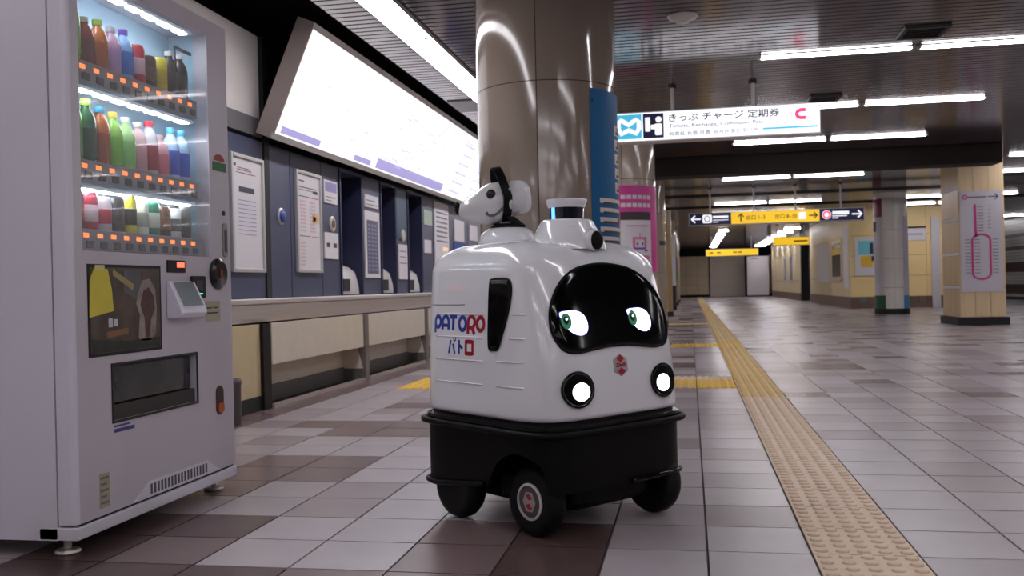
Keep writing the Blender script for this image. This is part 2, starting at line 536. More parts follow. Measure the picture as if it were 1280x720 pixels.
t = plate('framed_notice', 'tall framed white notice beside the vending machine', 'notice', 6.14, 6.60, 0.98, 1.76, m_paper, 'framed notices', True)
xx = WX + 0.0125
bars(t, m_pr_dark, xx, [(6.20, 6.50, 1.655, 1.66), (6.24, 6.48, 1.52, 1.56), (6.17, 6.2, 1.7, 1.72), (6.22, 6.42, 1.69, 1.695)])
bars(t, m_pr_violet, xx, [(6.23, 6.50, 1.22 + k * 0.03, 1.226 + k * 0.03) for k in range(9)])
bars(t, m_pr_red, xx, [(6.22, 6.44, 1.675, 1.682)])
t = plate('framed_notice', 'framed fare notice with red and blue columns between blue button and sheets', 'notice', 7.25, 7.72, 0.99, 1.77, m_paper, 'framed notices', True)
bars(t, m_pr_red, xx, [(7.54, 7.7, 1.585, 1.592), (7.54, 7.7, 1.26, 1.266), (7.58, 7.64, 1.40, 1.43)])
bars(t, m_pr_dark, xx, [(7.29, 7.66, 1.66, 1.668), (7.29, 7.6, 1.64, 1.645), (7.58, 7.68, 1.625, 1.65), (7.29, 7.5, 1.585, 1.592), (7.29, 7.5, 1.26, 1.266), (7.29, 7.4, 1.71, 1.72)])
bars(t, m_pr_pink, xx, [(7.31 + q, 7.42 + q, 1.3 + k * 0.03, 1.315 + k * 0.03) for k in range(9) for q in (0, 0.2)] + [(7.31, 7.4, 1.02 + k * 0.03, 1.035 + k * 0.03) for k in range(7)])
bars(t, M('print_orange', (222, 176, 120), 0.7), xx, [(7.56, 7.68, 1.38, 1.46)])
b_ = thing('round_button', 'round blue call plate on the navy wall', 'call button', (WX, 6.96, 1.33))
MB().lathe([(0.066, 0.0), (0.066, 0.008), (0.055, 0.014), (0.048, 0.014)], 28, (WX - 0.001, 6.96, 1.395), 'x').build('ring', m_frame, b_, smooth=False)
MB().lathe([(0.05, 0.01), (0.05, 0.02), (0.03, 0.026), (0.0, 0.028)], 28, (WX, 6.96, 1.395), 'x').build('blue_face', M('button_blue', (40, 62, 150), 0.3), b_, smooth=True)
b_ = thing('speaker_grille', 'small oval intercom plate between two white sheets', 'intercom', (WX, 8.03, 1.33))
MB().lathe([(0.07, 0.0), (0.07, 0.01), (0.06, 0.016), (0.0, 0.018)], 28, (WX + 0.0005, 8.03, 1.40), 'x').build('plate', m_steel, b_)
MB().lathe([(0.035, 0.0), (0.035, 0.004), (0.0, 0.005)], 20, (WX + 0.018, 8.03, 1.40), 'x').build('grille', M('grille_tan', (120, 96, 74), 0.5), b_)
b_ = thing('speaker_grille', 'small oval intercom plate above white sheet on the teal panel', 'intercom', (WX + 0.006, 10.13, 1.33))
MB().lathe([(0.07, 0.0), (0.07, 0.01), (0.06, 0.016), (0.0, 0.018)], 28, (WX + 0.0065, 10.13, 1.40), 'x').build('plate', m_steel, b_)
t = plate('wall_sheet', 'white sheet with violet heading above the oval intercom plate', 'notice', 7.84, 8.15, 1.58, 1.78, m_paper)
bars(t, m_pr_violet, xx, [(7.86, 8.13, 1.68, 1.765)]); bars(t, m_pr_dark, xx, [(7.87, 8.0, 1.6, 1.606), (7.87, 8.1, 1.63, 1.636)])
t = plate('wall_sheet', 'white sheet with two small marks below the oval intercom plate', 'notice', 7.83, 8.15, 1.09, 1.32, m_paper)
bars(t, m_pr_dark, xx, [(7.87, 7.95, 1.19, 1.23), (8.03, 8.11, 1.19, 1.23)])
t = plate('wall_sheet', 'small white sheet above the long grey screen panel', 'notice', 8.90, 9.30, 1.63, 1.75, m_paper)
bars(t, m_print, xx, [(8.93, 9.27, 1.65, 1.66), (8.93, 9.2, 1.69, 1.70)])
t = plate('screen_panel', 'white panel with tall grey timetable screen between two booths', 'screen', 8.88, 9.32, 0.93, 1.59, m_paper)
bars(t, M('screen_grey', (82, 84, 104), 0.35), xx, [(8.93, 9.27, 0.97, 1.50)], 'screen')
bars(t, m_pr_violet, xx + 0.001, [(8.96 + 0.1 * q, 9.02 + 0.1 * q, 1.0 + k * 0.04, 1.02 + k * 0.04) for k in range(12) for q in range(3)])
t = plate('wall_sheet', 'narrow white sheet on the teal panel', 'notice', 9.95, 10.26, 0.92, 1.30, m_paper, x=WX + 0.006)
bars(t, m_print, xx + 0.006, [(9.97, 10.24, 1.09, 1.10), (9.98, 10.2, 1.16, 1.17), (9.98, 10.2, 1.22, 1.23)])
t = plate('wall_sheet', 'pale green sticker sheet beside the farthest booth', 'notice', 11.0, 11.36, 1.58, 1.76, M('pale_green_sheet', (170, 186, 170), 0.6))
t = plate('wall_sheet', 'small white sticker low beside the farthest booth', 'notice', 11.0, 11.3, 1.24, 1.40, m_paper)
t = plate('wall_sheet', 'tall white instruction board behind the robot dog head', 'notice', 11.48, 12.18, 0.85, 1.90, m_paper)
bars(t, m_print, xx, [(11.55, 12.1, 1.4 + 0.06 * k, 1.42 + 0.06 * k) for k in range(7)])
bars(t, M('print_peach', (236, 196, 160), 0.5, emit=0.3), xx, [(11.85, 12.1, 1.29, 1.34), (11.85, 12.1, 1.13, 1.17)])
t = plate('wall_sheet', 'white sheet left of the blue poster by the column', 'notice', 12.5, 13.05, 1.45, 1.74, m_paper)
t = plate('wall_sheet', 'small white sheet nearest the column on the navy wall', 'notice', 13.4, 13.9, 1.5, 1.72, m_paper)
t = plate('wall_sheet', 'plain blue poster beneath white sheet near the column', 'poster', 12.45, 13.2, 0.95, 1.43, M('poster_blue', (36, 66, 150), 0.5))

# counter ---------------------------------------------------------------------
ct = thing('counter', 'long stainless steel ledge below the ticket machines', 'counter', (-2.99, 9.5, 0))
MB().prism([(0, 0), (0.225, 0), (0.238, 0.006), (0.245, 0.018), (0.245, 0.034), (0.238, 0.04), (0, 0.04)], (-3.12, 14.0, 0.722), X, Z, 9.3).build('top', M('counter_top_steel', (224, 220, 216), 0.28, 0.6), ct)
MB().prism([(0, 0), (0.03, 0), (0.045, 0.03), (0.045, 0.12), (0, 0.12)], (-2.93, 14.0, 0.602), X, Z, 9.3).build('apron', m_steel, ct)
for yy in (6.15, 8.17, 10.17, 12.2):
    MB().prism([(0, 0), (0.2, 0), (0.2, 0.1), (0, 0.1)], (-3.1, yy + 0.02, 0.605), X, Z, 0.04).build('bracket', m_steel, ct)
kn = thing('under_counter_unit', 'cream under-counter fronts with open knee recesses below the steel ledge', 'cabinet', (-2.99, 9.0, 0))
m_kick = M('kick_grey', (96, 92, 90), 0.5, var=0.05)
for (y0, y1) in ((6.23, 8.12), (8.23, 10.12), (10.23, 12.1), (12.2, 13.9)):
    B(-2.91, -2.88, y0, y1, 0.30, 0.59).build('front_panel', m_cream, kn, bevel=0.003)
    MB().prism([(0, 0), (0.19, -0.03), (0.19, -0.02), (0, 0.03)], (-3.08, y1, 0.33), X, Z, y1 - y0).build('recess_soffit', m_cream, kn)
    B(-3.10, -3.08, y0, y1, 0.12, 0.33).build('recess_back', m_cream, kn)
    B(-3.10, -3.06, y0, y1, 0.0, 0.12).build('kick_board', m_kick, kn)
    MB().prism([(0, 0), (0.19, 0), (0.14, 0.19), (0, 0.19)], (-3.08, y1, 0.11), X, Z, 0.02).build('recess_side', m_cream, kn)
    MB().prism([(0, 0), (0.19, 0), (0.18, 0.11), (0, 0.11)], (-3.08, y1 + 0.002, 0.0), X, Z, 0.024).build('kick_side', m_kick, kn)
    B(-2.90, -2.87, y0, y1, 0.0, 0.025).build('sill', m_steel, kn)
for yy in (8.13, 10.13, 12.11):
    B(-3.08, -2.865, yy, yy + 0.09, 0.0, 0.59).build('post', M('post_steel', (132, 124, 118), 0.4, 0.5), kn)
sp = thing('side_panel_unit', 'beige panel with dark brown post and black base left of the knee recesses', 'panel', (-2.95, 5.6, 0))
B(-3.1, -2.90, 4.6, 6.08, 0.10, 0.59).build('panel', m_beige, sp)
B(-3.1, -2.895, 4.6, 6.08, 0.0, 0.10).build('base', m_black, sp)
B(-3.1, -2.875, 6.08, 6.20, 0.0, 0.59).build('post', M('post_brown', (26, 20, 19), 0.5, spec=0.2), sp)
bn = thing('waste_bin', 'small dark grey bin standing between vending machine and counter', 'bin', (-2.76, 5.40, 0))
MB().lathe([(0.043, 0.0), (0.046, 0.01), (0.050, 0.24), (0.054, 0.25), (0.054, 0.275), (0.045, 0.28), (0.038, 0.272), (0.0, 0.27)], 24, (-2.76, 5.40, 0.0)).build('body', M('bin_grey', (84, 74, 72), 0.5, var=0.1), bn, smooth=True)
MB().lathe([(0.037, 0.0), (0.037, 0.008), (0.0, 0.01)], 20, (-2.76, 5.40, 0.271)).build('lid', m_black, bn)

# fare map lightbox: tilted, glowing
lb = thing('fare_map_lightbox', 'long glowing white fare map panel tilted above the ticket machines', 'light panel', (-2.9, 10.5, 1.93))
P0, P1 = Vector((-2.965, 0, 1.955)), Vector((-2.64, 0, 2.722))
vdir = (P1 - P0).normalized(); ndir = Vector((vdir.z, 0, -vdir.x)); LH = (P1 - P0).length
LY0, LY1 = 6.50, 15.5
def lbp(y, v, n): return P0 + Vector((0, y, 0)) + vdir * v + ndir * n
def lbox(y0, y1, v0, v1, n0, n1):
    return MB().add([lbp(y, v, n) for n in (n0, n1) for (y, v) in ((y0, v0), (y1, v0), (y1, v1), (y0, v1))],
                    [(0, 3, 2, 1), (4, 5, 6, 7), (0, 1, 5, 4), (1, 2, 6, 5), (2, 3, 7, 6), (3, 0, 4, 7)])
m_lbf = M('lightbox_housing', (150, 138, 134), 0.4)
lbox(LY0, LY1, -0.03, LH + 0.03, -0.13, -0.012).build('housing', m_lbf, lb)
lbox(LY0, LY1, -0.03, 0.015, -0.012, 0.008).build('frame_bar', m_frame, lb)
lbox(LY0, LY1, LH - 0.015, LH + 0.03, -0.012, 0.008).build('frame_bar', m_lbf, lb)
lbox(LY0, LY0 + 0.015, 0.015, LH - 0.015, -0.012, 0.008).build('frame_bar', m_lbf, lb)
lbox(LY1 - 0.015, LY1, 0.015, LH - 0.015, -0.012, 0.008).build('frame_bar', m_lbf, lb)
m_glow = tube_material('lightbox_glow', 0.5, (0.97, 0.965, 1.0))
m_glow_v = tube_material('lightbox_violet', 0.24, (0.50, 0.46, 0.86))
m_glow_p = tube_material('lightbox_pale', 0.33, (0.74, 0.73, 0.92))
edges = [6.52, 8.68, 11.35, 12.3, 13.2, 14.2, 15.48]
for a, b in zip(edges[:-1], edges[1:]):
    lbox(a + 0.004, b - 0.004, 0.016, LH - 0.016, -0.012, 0.002).build('glowing_face', m_glow, lb)
mb = MB()
for (a, b, v0, v1) in ((6.6, 7.35, 0.03, 0.085), (8.15, 8.6, 0.03, 0.08), (8.75, 11.2, 0.03, 0.13)):
    q = lbox(a, b, v0, v1, 0.002, 0.003); mb.add(q.v, q.f)
mb.build('heading_bars', m_glow_v, lb)['kind'] = 'stuff'
mb = MB()
rr = random.Random(3)
for (a, b) in ((6.7, 8.5),):
    for k in range(22):
        y, v = rr.uniform(a, b), rr.uniform(0.12, 0.5); q = lbox(y, y + rr.uniform(0.04, 0.12), v, v + 0.012, 0.002, 0.003); mb.add(q.v, q.f)
for k in range(120):
    y, v = rr.uniform(8.9, 11.2), rr.uniform(0.1, 0.75); q = lbox(y, y + rr.uniform(0.05, 0.2), v, v + 0.016, 0.002, 0.003); mb.add(q.v, q.f)
for (a, b) in zip(edges[2:-1], edges[3:]):
    for k in range(6):
        v = 0.07 + k * 0.12; q = lbox(a + 0.15, b - 0.25, v, v + 0.032, 0.002, 0.003); mb.add(q.v, q.f)
        q = lbox(a + 0.15, b - 0.4, v + 0.045, v + 0.062, 0.002, 0.003); mb.add(q.v, q.f)
mb.build('map_print', m_glow_p, lb)['kind'] = 'stuff'
for yy in (7.5, 10.5, 13.5):
    MB().tube([lbp(yy, LH - 0.1, -0.12), (-2.95, yy, 3.02)], 0.015, 8).build('hanger', m_black, lb)

# ================================================================== CEILING LIGHTS
m_housing = M('light_housing', (200, 198, 196), 0.4)
ordinal = ['first', 'second', 'third', 'fourth', 'fifth', 'sixth', 'seventh', 'eighth', 'ninth', 'tenth']
def twin_tube(x0, x1, y, label, group):
    t = thing('ceiling_light', label, 'ceiling light', ((x0 + x1) / 2, y, CEIL), group=group)
    xm = (x0 + x1) / 2
    for a, b in ((x0, xm - 0.012), (xm + 0.012, x1)):
        B(a, b, y - 0.044, y + 0.044, CEIL - 0.008, CEIL - 0.0005).build('housing', m_housing, t)
        B(a + 0.03, b - 0.03, y - 0.034, y + 0.034, CEIL - 0.022, CEIL - 0.0082).build('tube_diffuser', m_tube, t)
        for e in (a, b - 0.028):
            B(e, e + 0.028, y - 0.038, y + 0.038, CEIL - 0.024, CEIL - 0.0082).build('end_cap', m_housing, t)
    return t
rows_main = [8.5, 11.1, 13.7, 18.4, 24.1]
names_main = ['nearest twin tube ceiling light in view, right of the ticket sign', 'second twin tube ceiling light, partly hidden by the ticket sign', 'third twin tube ceiling light, below the ticket sign', 'twin tube ceiling light just beyond the dark beam', 'twin tube ceiling light just above the yellow exit sign']
for y, l in zip(rows_main, names_main): twin_tube(0.62, 3.2, y, l, 'twin tube ceiling lights')
for y, l in ((16.5, 'twin tube ceiling light above right of the route map pillar, nearer one'), (19.0, 'twin tube ceiling light above right of the route map pillar, farther one'), (24.1, 'twin tube ceiling light between white column and route map pillar, upper one'), (26.3, 'twin tube ceiling light between white column and route map pillar, lower one')):
    twin_tube(5.05, 7.6, y, l, 'twin tube ceiling lights')
for k, y in enumerate((5.9, 3.3, 0.7, -1.9, -4.5, -7.1)):
    twin_tube(0.62, 3.2, y, 'middle row twin tube ceiling light outside the picture, %s from the robot' % ordinal[k], 'twin tube ceiling lights overhead')
for k, y in enumerate((0.7, -1.9, -4.5, -7.1)):
    twin_tube(-1.6, 0.4, y, 'left row twin tube ceiling light behind the camera, %s from the robot' % ordinal[k], 'twin tube ceiling lights behind the camera')
for k, y in enumerate((13.7, 11.1, 8.5, 5.9, 3.3, 0.7, -1.9, -4.5, -7.1, -9.7)):
    twin_tube(5.05, 7.6, y, 'twin tube ceiling light outside the picture on the right, %s nearer than the pillar' % ordinal[k], 'twin tube ceiling lights on the right')
for k, y in enumerate((41.0, 37.0, 33.0, 24.1, 19.0, 16.5, 13.7, 8.5, 3.3)):  # unseen row, added to brighten the far hall and the right wall
    twin_tube(8.1, 10.6, y, 'unseen twin tube ceiling light added by the right wall, %s from the far end' % ordinal[k], 'added twin tube ceiling lights by the right wall')
for k, y in enumerate((27.4, 30.0)):  # pair added out of sight to brighten the far concourse
    twin_tube(0.62, 3.2, y, 'unseen twin tube ceiling light added deep in the concourse behind the yellow sign, %s one' % ordinal[k], 'added twin tube ceiling lights deep in the concourse')
m_farlamp = tube_material('far_lamp', 24.0, TUBE_COL)
for k in range(7):
    y = 36.5 + 2.7 * k
    for side, (x0, x1) in (('left', (1.08, 1.46)), ('right', (3.45, 4.05))):
        t = thing('ceiling_lamp', '%s lamp in the %s row of small lamps below the yellow sign' % (ordinal[k], side), 'ceiling light', ((x0 + x1) / 2, y, CEIL), group='small ceiling lamps deep in the concourse')
        B(x0, x1, y - 0.12, y + 0.12, CEIL - 0.012, CEIL - 0.0005).build('housing', m_housing, t)
        B(x0 + 0.02, x1 - 0.02, y - 0.10, y + 0.10, CEIL - 0.022, CEIL - 0.0122).build('diffuser', m_farlamp, t)

# wide light strip along the ticket machines
m_strip = tube_material('strip_light', 8.0, (0.99, 0.955, 1.0))
for k in range(-1, 33):
    y0 = 3.34 + 1.26 * k
    if k < 2: lab, gp = 'white ceiling strip light over the counter, %s one outside the picture' % ordinal[1 - k], 'strip lights outside the picture'
    elif k < 6: lab, gp = 'white ceiling strip light over the counter, %s panel from the picture edge' % ordinal[k - 2], 'strip lights over the counter'
    else: lab, gp = 'unseen white ceiling strip light added behind the columns to light the far end', 'added strip lights behind the columns'  # rest of the run is added, unseen, to light the far hall
    t = thing('strip_light', lab, 'ceiling light', (-2.01, y0 + 0.62, CEIL), group=gp)
    B(-2.125, -1.895, y0, y0 + 1.25, CEIL - 0.03, CEIL - 0.0005).build('housing', m_housing, t)
    B(-2.115, -1.905, y0 + 0.008, y0 + 1.242, CEIL - 0.04, CEIL - 0.0302).build('diffuser', m_strip, t)
    if k < 8: B(-1.945, -1.915, y0 + 1.10, y0 + 1.16, CEIL - 0.048, CEIL - 0.0402).build('clip', m_frame, t)
bp = B(-2.44, -2.14, 9.6, 10.2, CEIL - 0.012, CEIL - 0.0005).build('ceiling_plate', M('plate_grey', (112, 106, 108), 0.4), None)
tag(bp, 'plain grey ceiling plate between fare map and strip light', 'panel')

det = thing('smoke_detector', 'round white smoke detector on the slat ceiling', 'detector', (-0.01, 7.06, CEIL - 0.05))
MB().lathe([(0.0, -0.045), (0.05, -0.045), (0.07, -0.03), (0.10, -0.018), (0.11, -0.004), (0.11, 0.0)], 32, (-0.01, 7.06, CEIL)).build('cover', m_housing, det, smooth=True)
MB().lathe([(0.03, -0.052), (0.04, -0.045), (0.0, -0.045)], 20, (-0.01, 7.06, CEIL)).build('sensor', m_frame, det)
for (vx, vy, s, l) in ((1.85, 7.98, 0.17, 'large dark square air vent near the nearest tube light'), (1.45, 10.6, 0.16, 'small dark square air vent beyond the ticket sign')):
    v = thing('air_vent', l, 'vent', (vx, vy, CEIL - 0.03), group='ceiling air vents')
    for a in ((vx - s, vx + s, vy - s, vy - s + 0.03), (vx - s, vx + s, vy + s - 0.03, vy + s), (vx - s, vx - s + 0.03, vy - s + 0.03, vy + s - 0.03), (vx + s - 0.03, vx + s, vy - s + 0.03, vy + s - 0.03)):
        B(*a, CEIL - 0.022, CEIL - 0.0005).build('frame_bar', m_pipe, v)
    for k in range(5):
        yy = vy - s + 0.05 + k * (2 * s - 0.1) / 4.6
        B(vx - s + 0.03, vx + s - 0.03, yy, yy + 0.02, CEIL - 0.016, CEIL - 0.0005).build('louvre', m_black, v)

# ================================================================== COLUMNS
CR = 0.4725
def cyl_pt(cx, cy, r, deg, z): return (cx + r * math.cos(math.radians(deg)), cy + r * math.sin(math.radians(deg)), z)
def shell(cx, cy, r0, r1, a0, a1, z0, z1, n=16):
    mb = MB(); vs = []
    for i in range(n + 1):
        a = a0 + (a1 - a0) * i / n
        for r in (r0, r1):
            for z in (z0, z1): vs.append(cyl_pt(cx, cy, r, a, z))
    fs = []
    for i in range(n):
        p, q = 4 * i, 4 * i + 4
        fs += [(p + 2, q + 2, q + 3, p + 3), (p, p + 1, q + 1, q), (p + 1, p + 3, q + 3, q + 1), (p, q, q + 2, p + 2)]
    fs += [(0, 2, 3, 1), (4 * n, 4 * n + 1, 4 * n + 3, 4 * n + 2)]
    return mb.add(vs, fs)
def round_column(cx, cy, label, mat, seam, r=CR):
    t = thing('round_column', label, 'column', (cx, cy, 0), group='row of round columns')
    MB().cyl((cx, cy, 0), (cx, cy, CEIL), r - 0.012, n=32).build('core', m_pipe, t)
    for (z0, z1) in ((0.12, 1.018), (1.022, 2.108), (2.114, CEIL)):
        for k in range(4):
            a = seam + 90 * k
            shell(cx, cy, r - 0.012, r, a + 0.35, a + 89.65, z0, z1).build('panel', mat, t, auto=30)
    MB().cyl((cx, cy, 0), (cx, cy, 0.115), r + 0.012, n=40).build('base_ring', m_black, t, auto=40)
    return t
m_coltan = M('column_tan', (188, 158, 112), 0.4, var=0.05)
C1, C2 = (-0.936, 6.438), (-0.879, 12.268)
round_column(*C1, 'beige glossy round column with blue banner right behind the robot', m_col_shaded, -89.3)
round_column(*C2, 'second beige round column, wearing the pink banner', m_col_lit, -80)
round_column(-0.9, 18.1, 'third beige round column, a sliver behind the pink banner', m_col_lit, -60)
round_column(-0.9, 23.9, 'tan wood-coloured round column behind the third column', m_coltan, -70)
round_column(-0.9, 29.8, 'distant round column with white poster and navy foot', m_col_lit, -70)
round_column(-0.9, 35.6, 'distant round column with green and violet stickers', m_col_lit, -70)
round_column(-0.9, 41.5, 'farthest visible round column of the row', m_col_lit, -70)
def wrap(cx, cy, r, a_start): return lambda a, z: cyl_pt(cx, cy, r, a_start + math.degrees(a / r), z)
def cyl_rect(cx, cy, r, a0, a1, z0, z1, th=0.0015): return shell(cx, cy, r, r + th, a0, a1, z0, z1, max(2, int(abs(a1 - a0) / 4)))

# blue banner on the first column
bb = thing('blue_banner', 'tall blue banner wrapped on the column behind the robot', 'banner', (C1[0] + CR, C1[1], 0.8))
m_bblue = M('banner_blue', (22, 92, 140), 0.55, spec=0.2)
cyl_rect(*C1, CR + 0.0005, -46, 16, 0.80, 2.07, 0.004).build('cloth', m_bblue, bb, auto=30)
cyl_rect(*C1, CR + 0.005, -44.5, -43.2, 1.98, 2.005).build('grommet', m_black, bb)
m_bw = M('banner_white', (196, 186, 180), 0.5)
m_bk = M('banner_ink', (60, 52, 54), 0.6)
mb = MB(); mk = MB()
for k in range(9):
    z = 1.36 - k * 0.062
    q = cyl_rect(*C1, CR + 0.0052, -38, 2 - (k % 3) * 6, z - 0.026, z + 0.006); mb.add(q.v, q.f)
    q = cyl_rect(*C1, CR + 0.0072, -34, -6 + (k % 2) * 6, z - 0.034, z - 0.018); mk.add(q.v, q.f)
for k in range(5):
    z = 1.86 - k * 0.095
    q = cyl_rect(*C1, CR + 0.0052, -14, 6, z - 0.07, z); mb.add(q.v, q.f)
    q = cyl_rect(*C1, CR + 0.0072, -11, 2, z - 0.06, z - 0.044); mk.add(q.v, q.f)
    q = cyl_rect(*C1, CR + 0.0072, -7, -3, z - 0.05, z - 0.012); mk.add(q.v, q.f)
mb.build('white_lettering', m_bw, bb)['kind'] = 'stuff'
mk.build('dark_lettering', m_bk, bb)['kind'] = 'stuff'

# pink banner on the second column
pb = thing('pink_banner', 'pink banner with white panel wrapped on the second column', 'banner', (C2[0] + CR, C2[1], 0.9))
m_pink = M('banner_pink', (206, 58, 148), 0.4)
PA = -85.9
q = MB(); n = 20
cyl_rect(*C2, CR + 0.0005, PA - 10, PA + 92, 1.55, 2.03, 0.003).build('cloth', m_pink, pb, auto=30)
cyl_rect(*C2, CR + 0.0005, PA + 50, PA + 92, 0.95, 1.549, 0.003).build('cloth_tail', m_pink, pb, auto=30)
cyl_rect(*C2, CR + 0.0045, PA + 2, PA + 55, 1.0, 1.64).build('white_panel', m_paper, pb, auto=30)
cyl_rect(*C2, CR + 0.0062, PA + 2, PA + 55, 1.60, 1.70).build('dark_header', m_bk, pb, auto=30)
mb = MB()
for k in range(2):
    for j in range(6):
        q = cyl_rect(*C2, CR + 0.0045, PA + 3 + j * 9, PA + 10 + j * 9, 1.86 - k * 0.1, 1.91 - k * 0.1); mb.add(q.v, q.f)
mb.build('white_lettering', m_paper, pb)['kind'] = 'stuff'
mb = MB()
for (a0, a1, z0, z1) in ((10, 50, 1.52, 1.535), (20, 44, 1.36, 1.39), (20, 24, 1.25, 1.36), (40, 44, 1.25, 1.36), (31, 33, 1.39, 1.44), (14, 50, 1.11, 1.16), (18, 48, 1.03, 1.08)):
    q = cyl_rect(*C2, CR + 0.0062, PA + a0, PA + a1, z0, z1); mb.add(q.v, q.f)
mb.build('pink_print', M('print_pink', (208, 110, 172), 0.5), pb)['kind'] = 'stuff'
mb = MB()
for (a0, a1, z0, z1) in ((22, 42, 1.235, 1.26), (26, 29, 1.29, 1.32), (35, 38, 1.29, 1.32), (40, 46, 1.21, 1.235)):
    q = cyl_rect(*C2, CR + 0.0064, PA + a0, PA + a1, z0, z1); mb.add(q.v, q.f)
mb.build('violet_print', M('print_violet', (120, 60, 168), 0.5), pb)['kind'] = 'stuff'
# things on the far columns
for (cy, a0, a1, z0, z1, col, l) in ((29.8, -80, 10, 0.75, 2.3, (206, 204, 204), 'white poster wrapped on a distant column'), (29.8, -80, 10, 0.12, 0.74, (34, 36, 58), 'navy foot wrap on a distant column'),
                                     (35.6, -80, 10, 0.9, 1.3, (96, 150, 84), 'green sticker on a distant column'), (35.6, -80, 10, 1.35, 1.75, (150, 120, 190), 'violet poster on a distant column'),
                                     (18.1, -40, 10, 1.52, 1.60, (36, 40, 60), 'small dark sticker on the third column')):
    o = cyl_rect(-0.9, cy, CR + 0.0005, a0, a1, z0, z1, 0.004).build('column_wrap', tinted(col, 0.5), None, auto=30)
    tag(o, l, 'poster')

# ================================================================== HANGING SIGNS
def hanging_sign(name, label, x0, x1, y, z0, z1, depth=0.14, rods=(), mat=None):
    t = thing(name, label, 'sign', ((x0 + x1) / 2, y, z0))
    B(x0, x1, y, y + depth, z0, z1).build('housing', mat or m_housing, t, bevel=0.006)
    for xr in rods:
        MB().cyl((xr, y + depth / 2, z1), (xr, y + depth / 2, CEIL), 0.018, n=12).build('hanger_rod', m_housing, t, auto=40)
        MB().cyl((xr, y + depth / 2, CEIL - 0.02), (xr, y + depth / 2, CEIL), 0.04, n=16).build('rod_flange', m_pipe, t)
    return t
m_sface = tube_material('sign_face_white', 0.55, (0.93, 0.94, 1.0))
m_sblue = tube_material('sign_face_sky', 0.42, lin((70, 186, 224)))
m_snavy = tube_material('sign_face_navy', 0.3, lin((24, 26, 60)))
m_sink = M('sign_ink', (40, 40, 62), 0.6)
m_sinkg = M('sign_ink_grey', (112, 110, 140), 0.6)
m_syel = tube_material('sign_face_yellow', 0.45, lin((246, 196, 40)))
m_sred = tube_material('sign_red', 0.8, lin((232, 44, 92)))
m_swhite = tube_material('sign_print_white', 0.45, (0.93, 0.94, 1.0))
SY = 9.45
s = hanging_sign('ticket_sign', 'white glowing hanging sign for tickets with red mark, beside the column', -0.78, 1.255, SY, 2.20, 2.50, 0.16, (-0.13, 0.64))
yf = SY - 0.004
B(-0.77, 1.245, yf, SY - 0.0005, 2.215, 2.488).build('glowing_face', m_sface, s)
B(-0.76, -0.435, yf - 0.002, yf - 0.0002, 2.235, 2.475).build('sky_square', m_sblue, s)
B(-0.42, -0.22, yf - 0.002, yf - 0.0002, 2.235, 2.475).build('navy_square', m_snavy, s)
# heart-shaped letter on the sky square
yp = yf - 0.003
mpts = [(-0.1, 0.05), (-0.075, 0.07), (-0.03, 0.045), (0, 0.02), (0.03, 0.045), (0.075, 0.07), (0.1, 0.05), (0.1, -0.02), (0.07, -0.065), (0.035, -0.045), (0, -0.03), (-0.035, -0.045), (-0.07, -0.065), (-0.1, -0.02)]
flat('sky_emblem', m_swhite, s, ribbon(mpts, 0.045, True), (-0.56, yp, 2.352), X, Z, 0.001)
# person and ticket machine pictogram
pict = [rrect(-0.40, 2.30, -0.35, 2.44, 0.006), rrect(-0.345, 2.32, -0.30, 2.36, 0.004), arc(-0.268, 2.415, 0.03, 0, 345, 14), rrect(-0.305, 2.26, -0.235, 2.375, 0.015), rrect(-0.34, 2.34, -0.29, 2.365, 0.004)]
flat('pictogram', m_swhite, s, pict, (0, yp, 0), X, Z, 0.001)
lettering('title_lettering', 'きっぷ チャージ 定期券', m_sink, s, (-0.17, yp, 2.382), X, Z, 1.05, 0.082, 0.012)
lettering('english_lettering', 'Tickets, Recharge, Commuter Pass', m_sinkg, s, (-0.17, yp, 2.315), X, Z, 0.90, 0.046, 0.004)
lettering('small_lettering', '购票处 充值 月票  승차권 충전 정기권', m_sinkg, s, (-0.17, yp, 2.245), X, Z, 0.84, 0.042, 0.004)
flat('sky_line', m_sblue, s, [[(0.72, 2.262), (1.23, 2.262), (1.23, 2.28), (0.72, 2.28)]], (0, yp, 0), X, Z, 0.001)
cpts = [(1.12, 2.432), (1.07, 2.432), (1.045, 2.42), (1.035, 2.395), (1.045, 2.37), (1.07, 2.358), (1.12, 2.358)]
flat('red_mark', m_sred, s, ribbon(cpts, 0.034), (0, yp, 0), X, Z, 0.001)
flat('red_stroke', m_sred, s, [[(0.985, 2.36), (0.99, 2.36), (0.99, 2.425), (0.985, 2.425)]], (0, yp, 0), X, Z, 0.001)
flat('grey_rules', m_sinkg, s, [[(0.95, 2.468), (1.2, 2.468), (1.2, 2.471), (0.95, 2.471)], [(0.97, 2.322), (1.18, 2.322), (1.18, 2.325), (0.97, 2.325)]], (0, yp, 0), X, Z, 0.001)

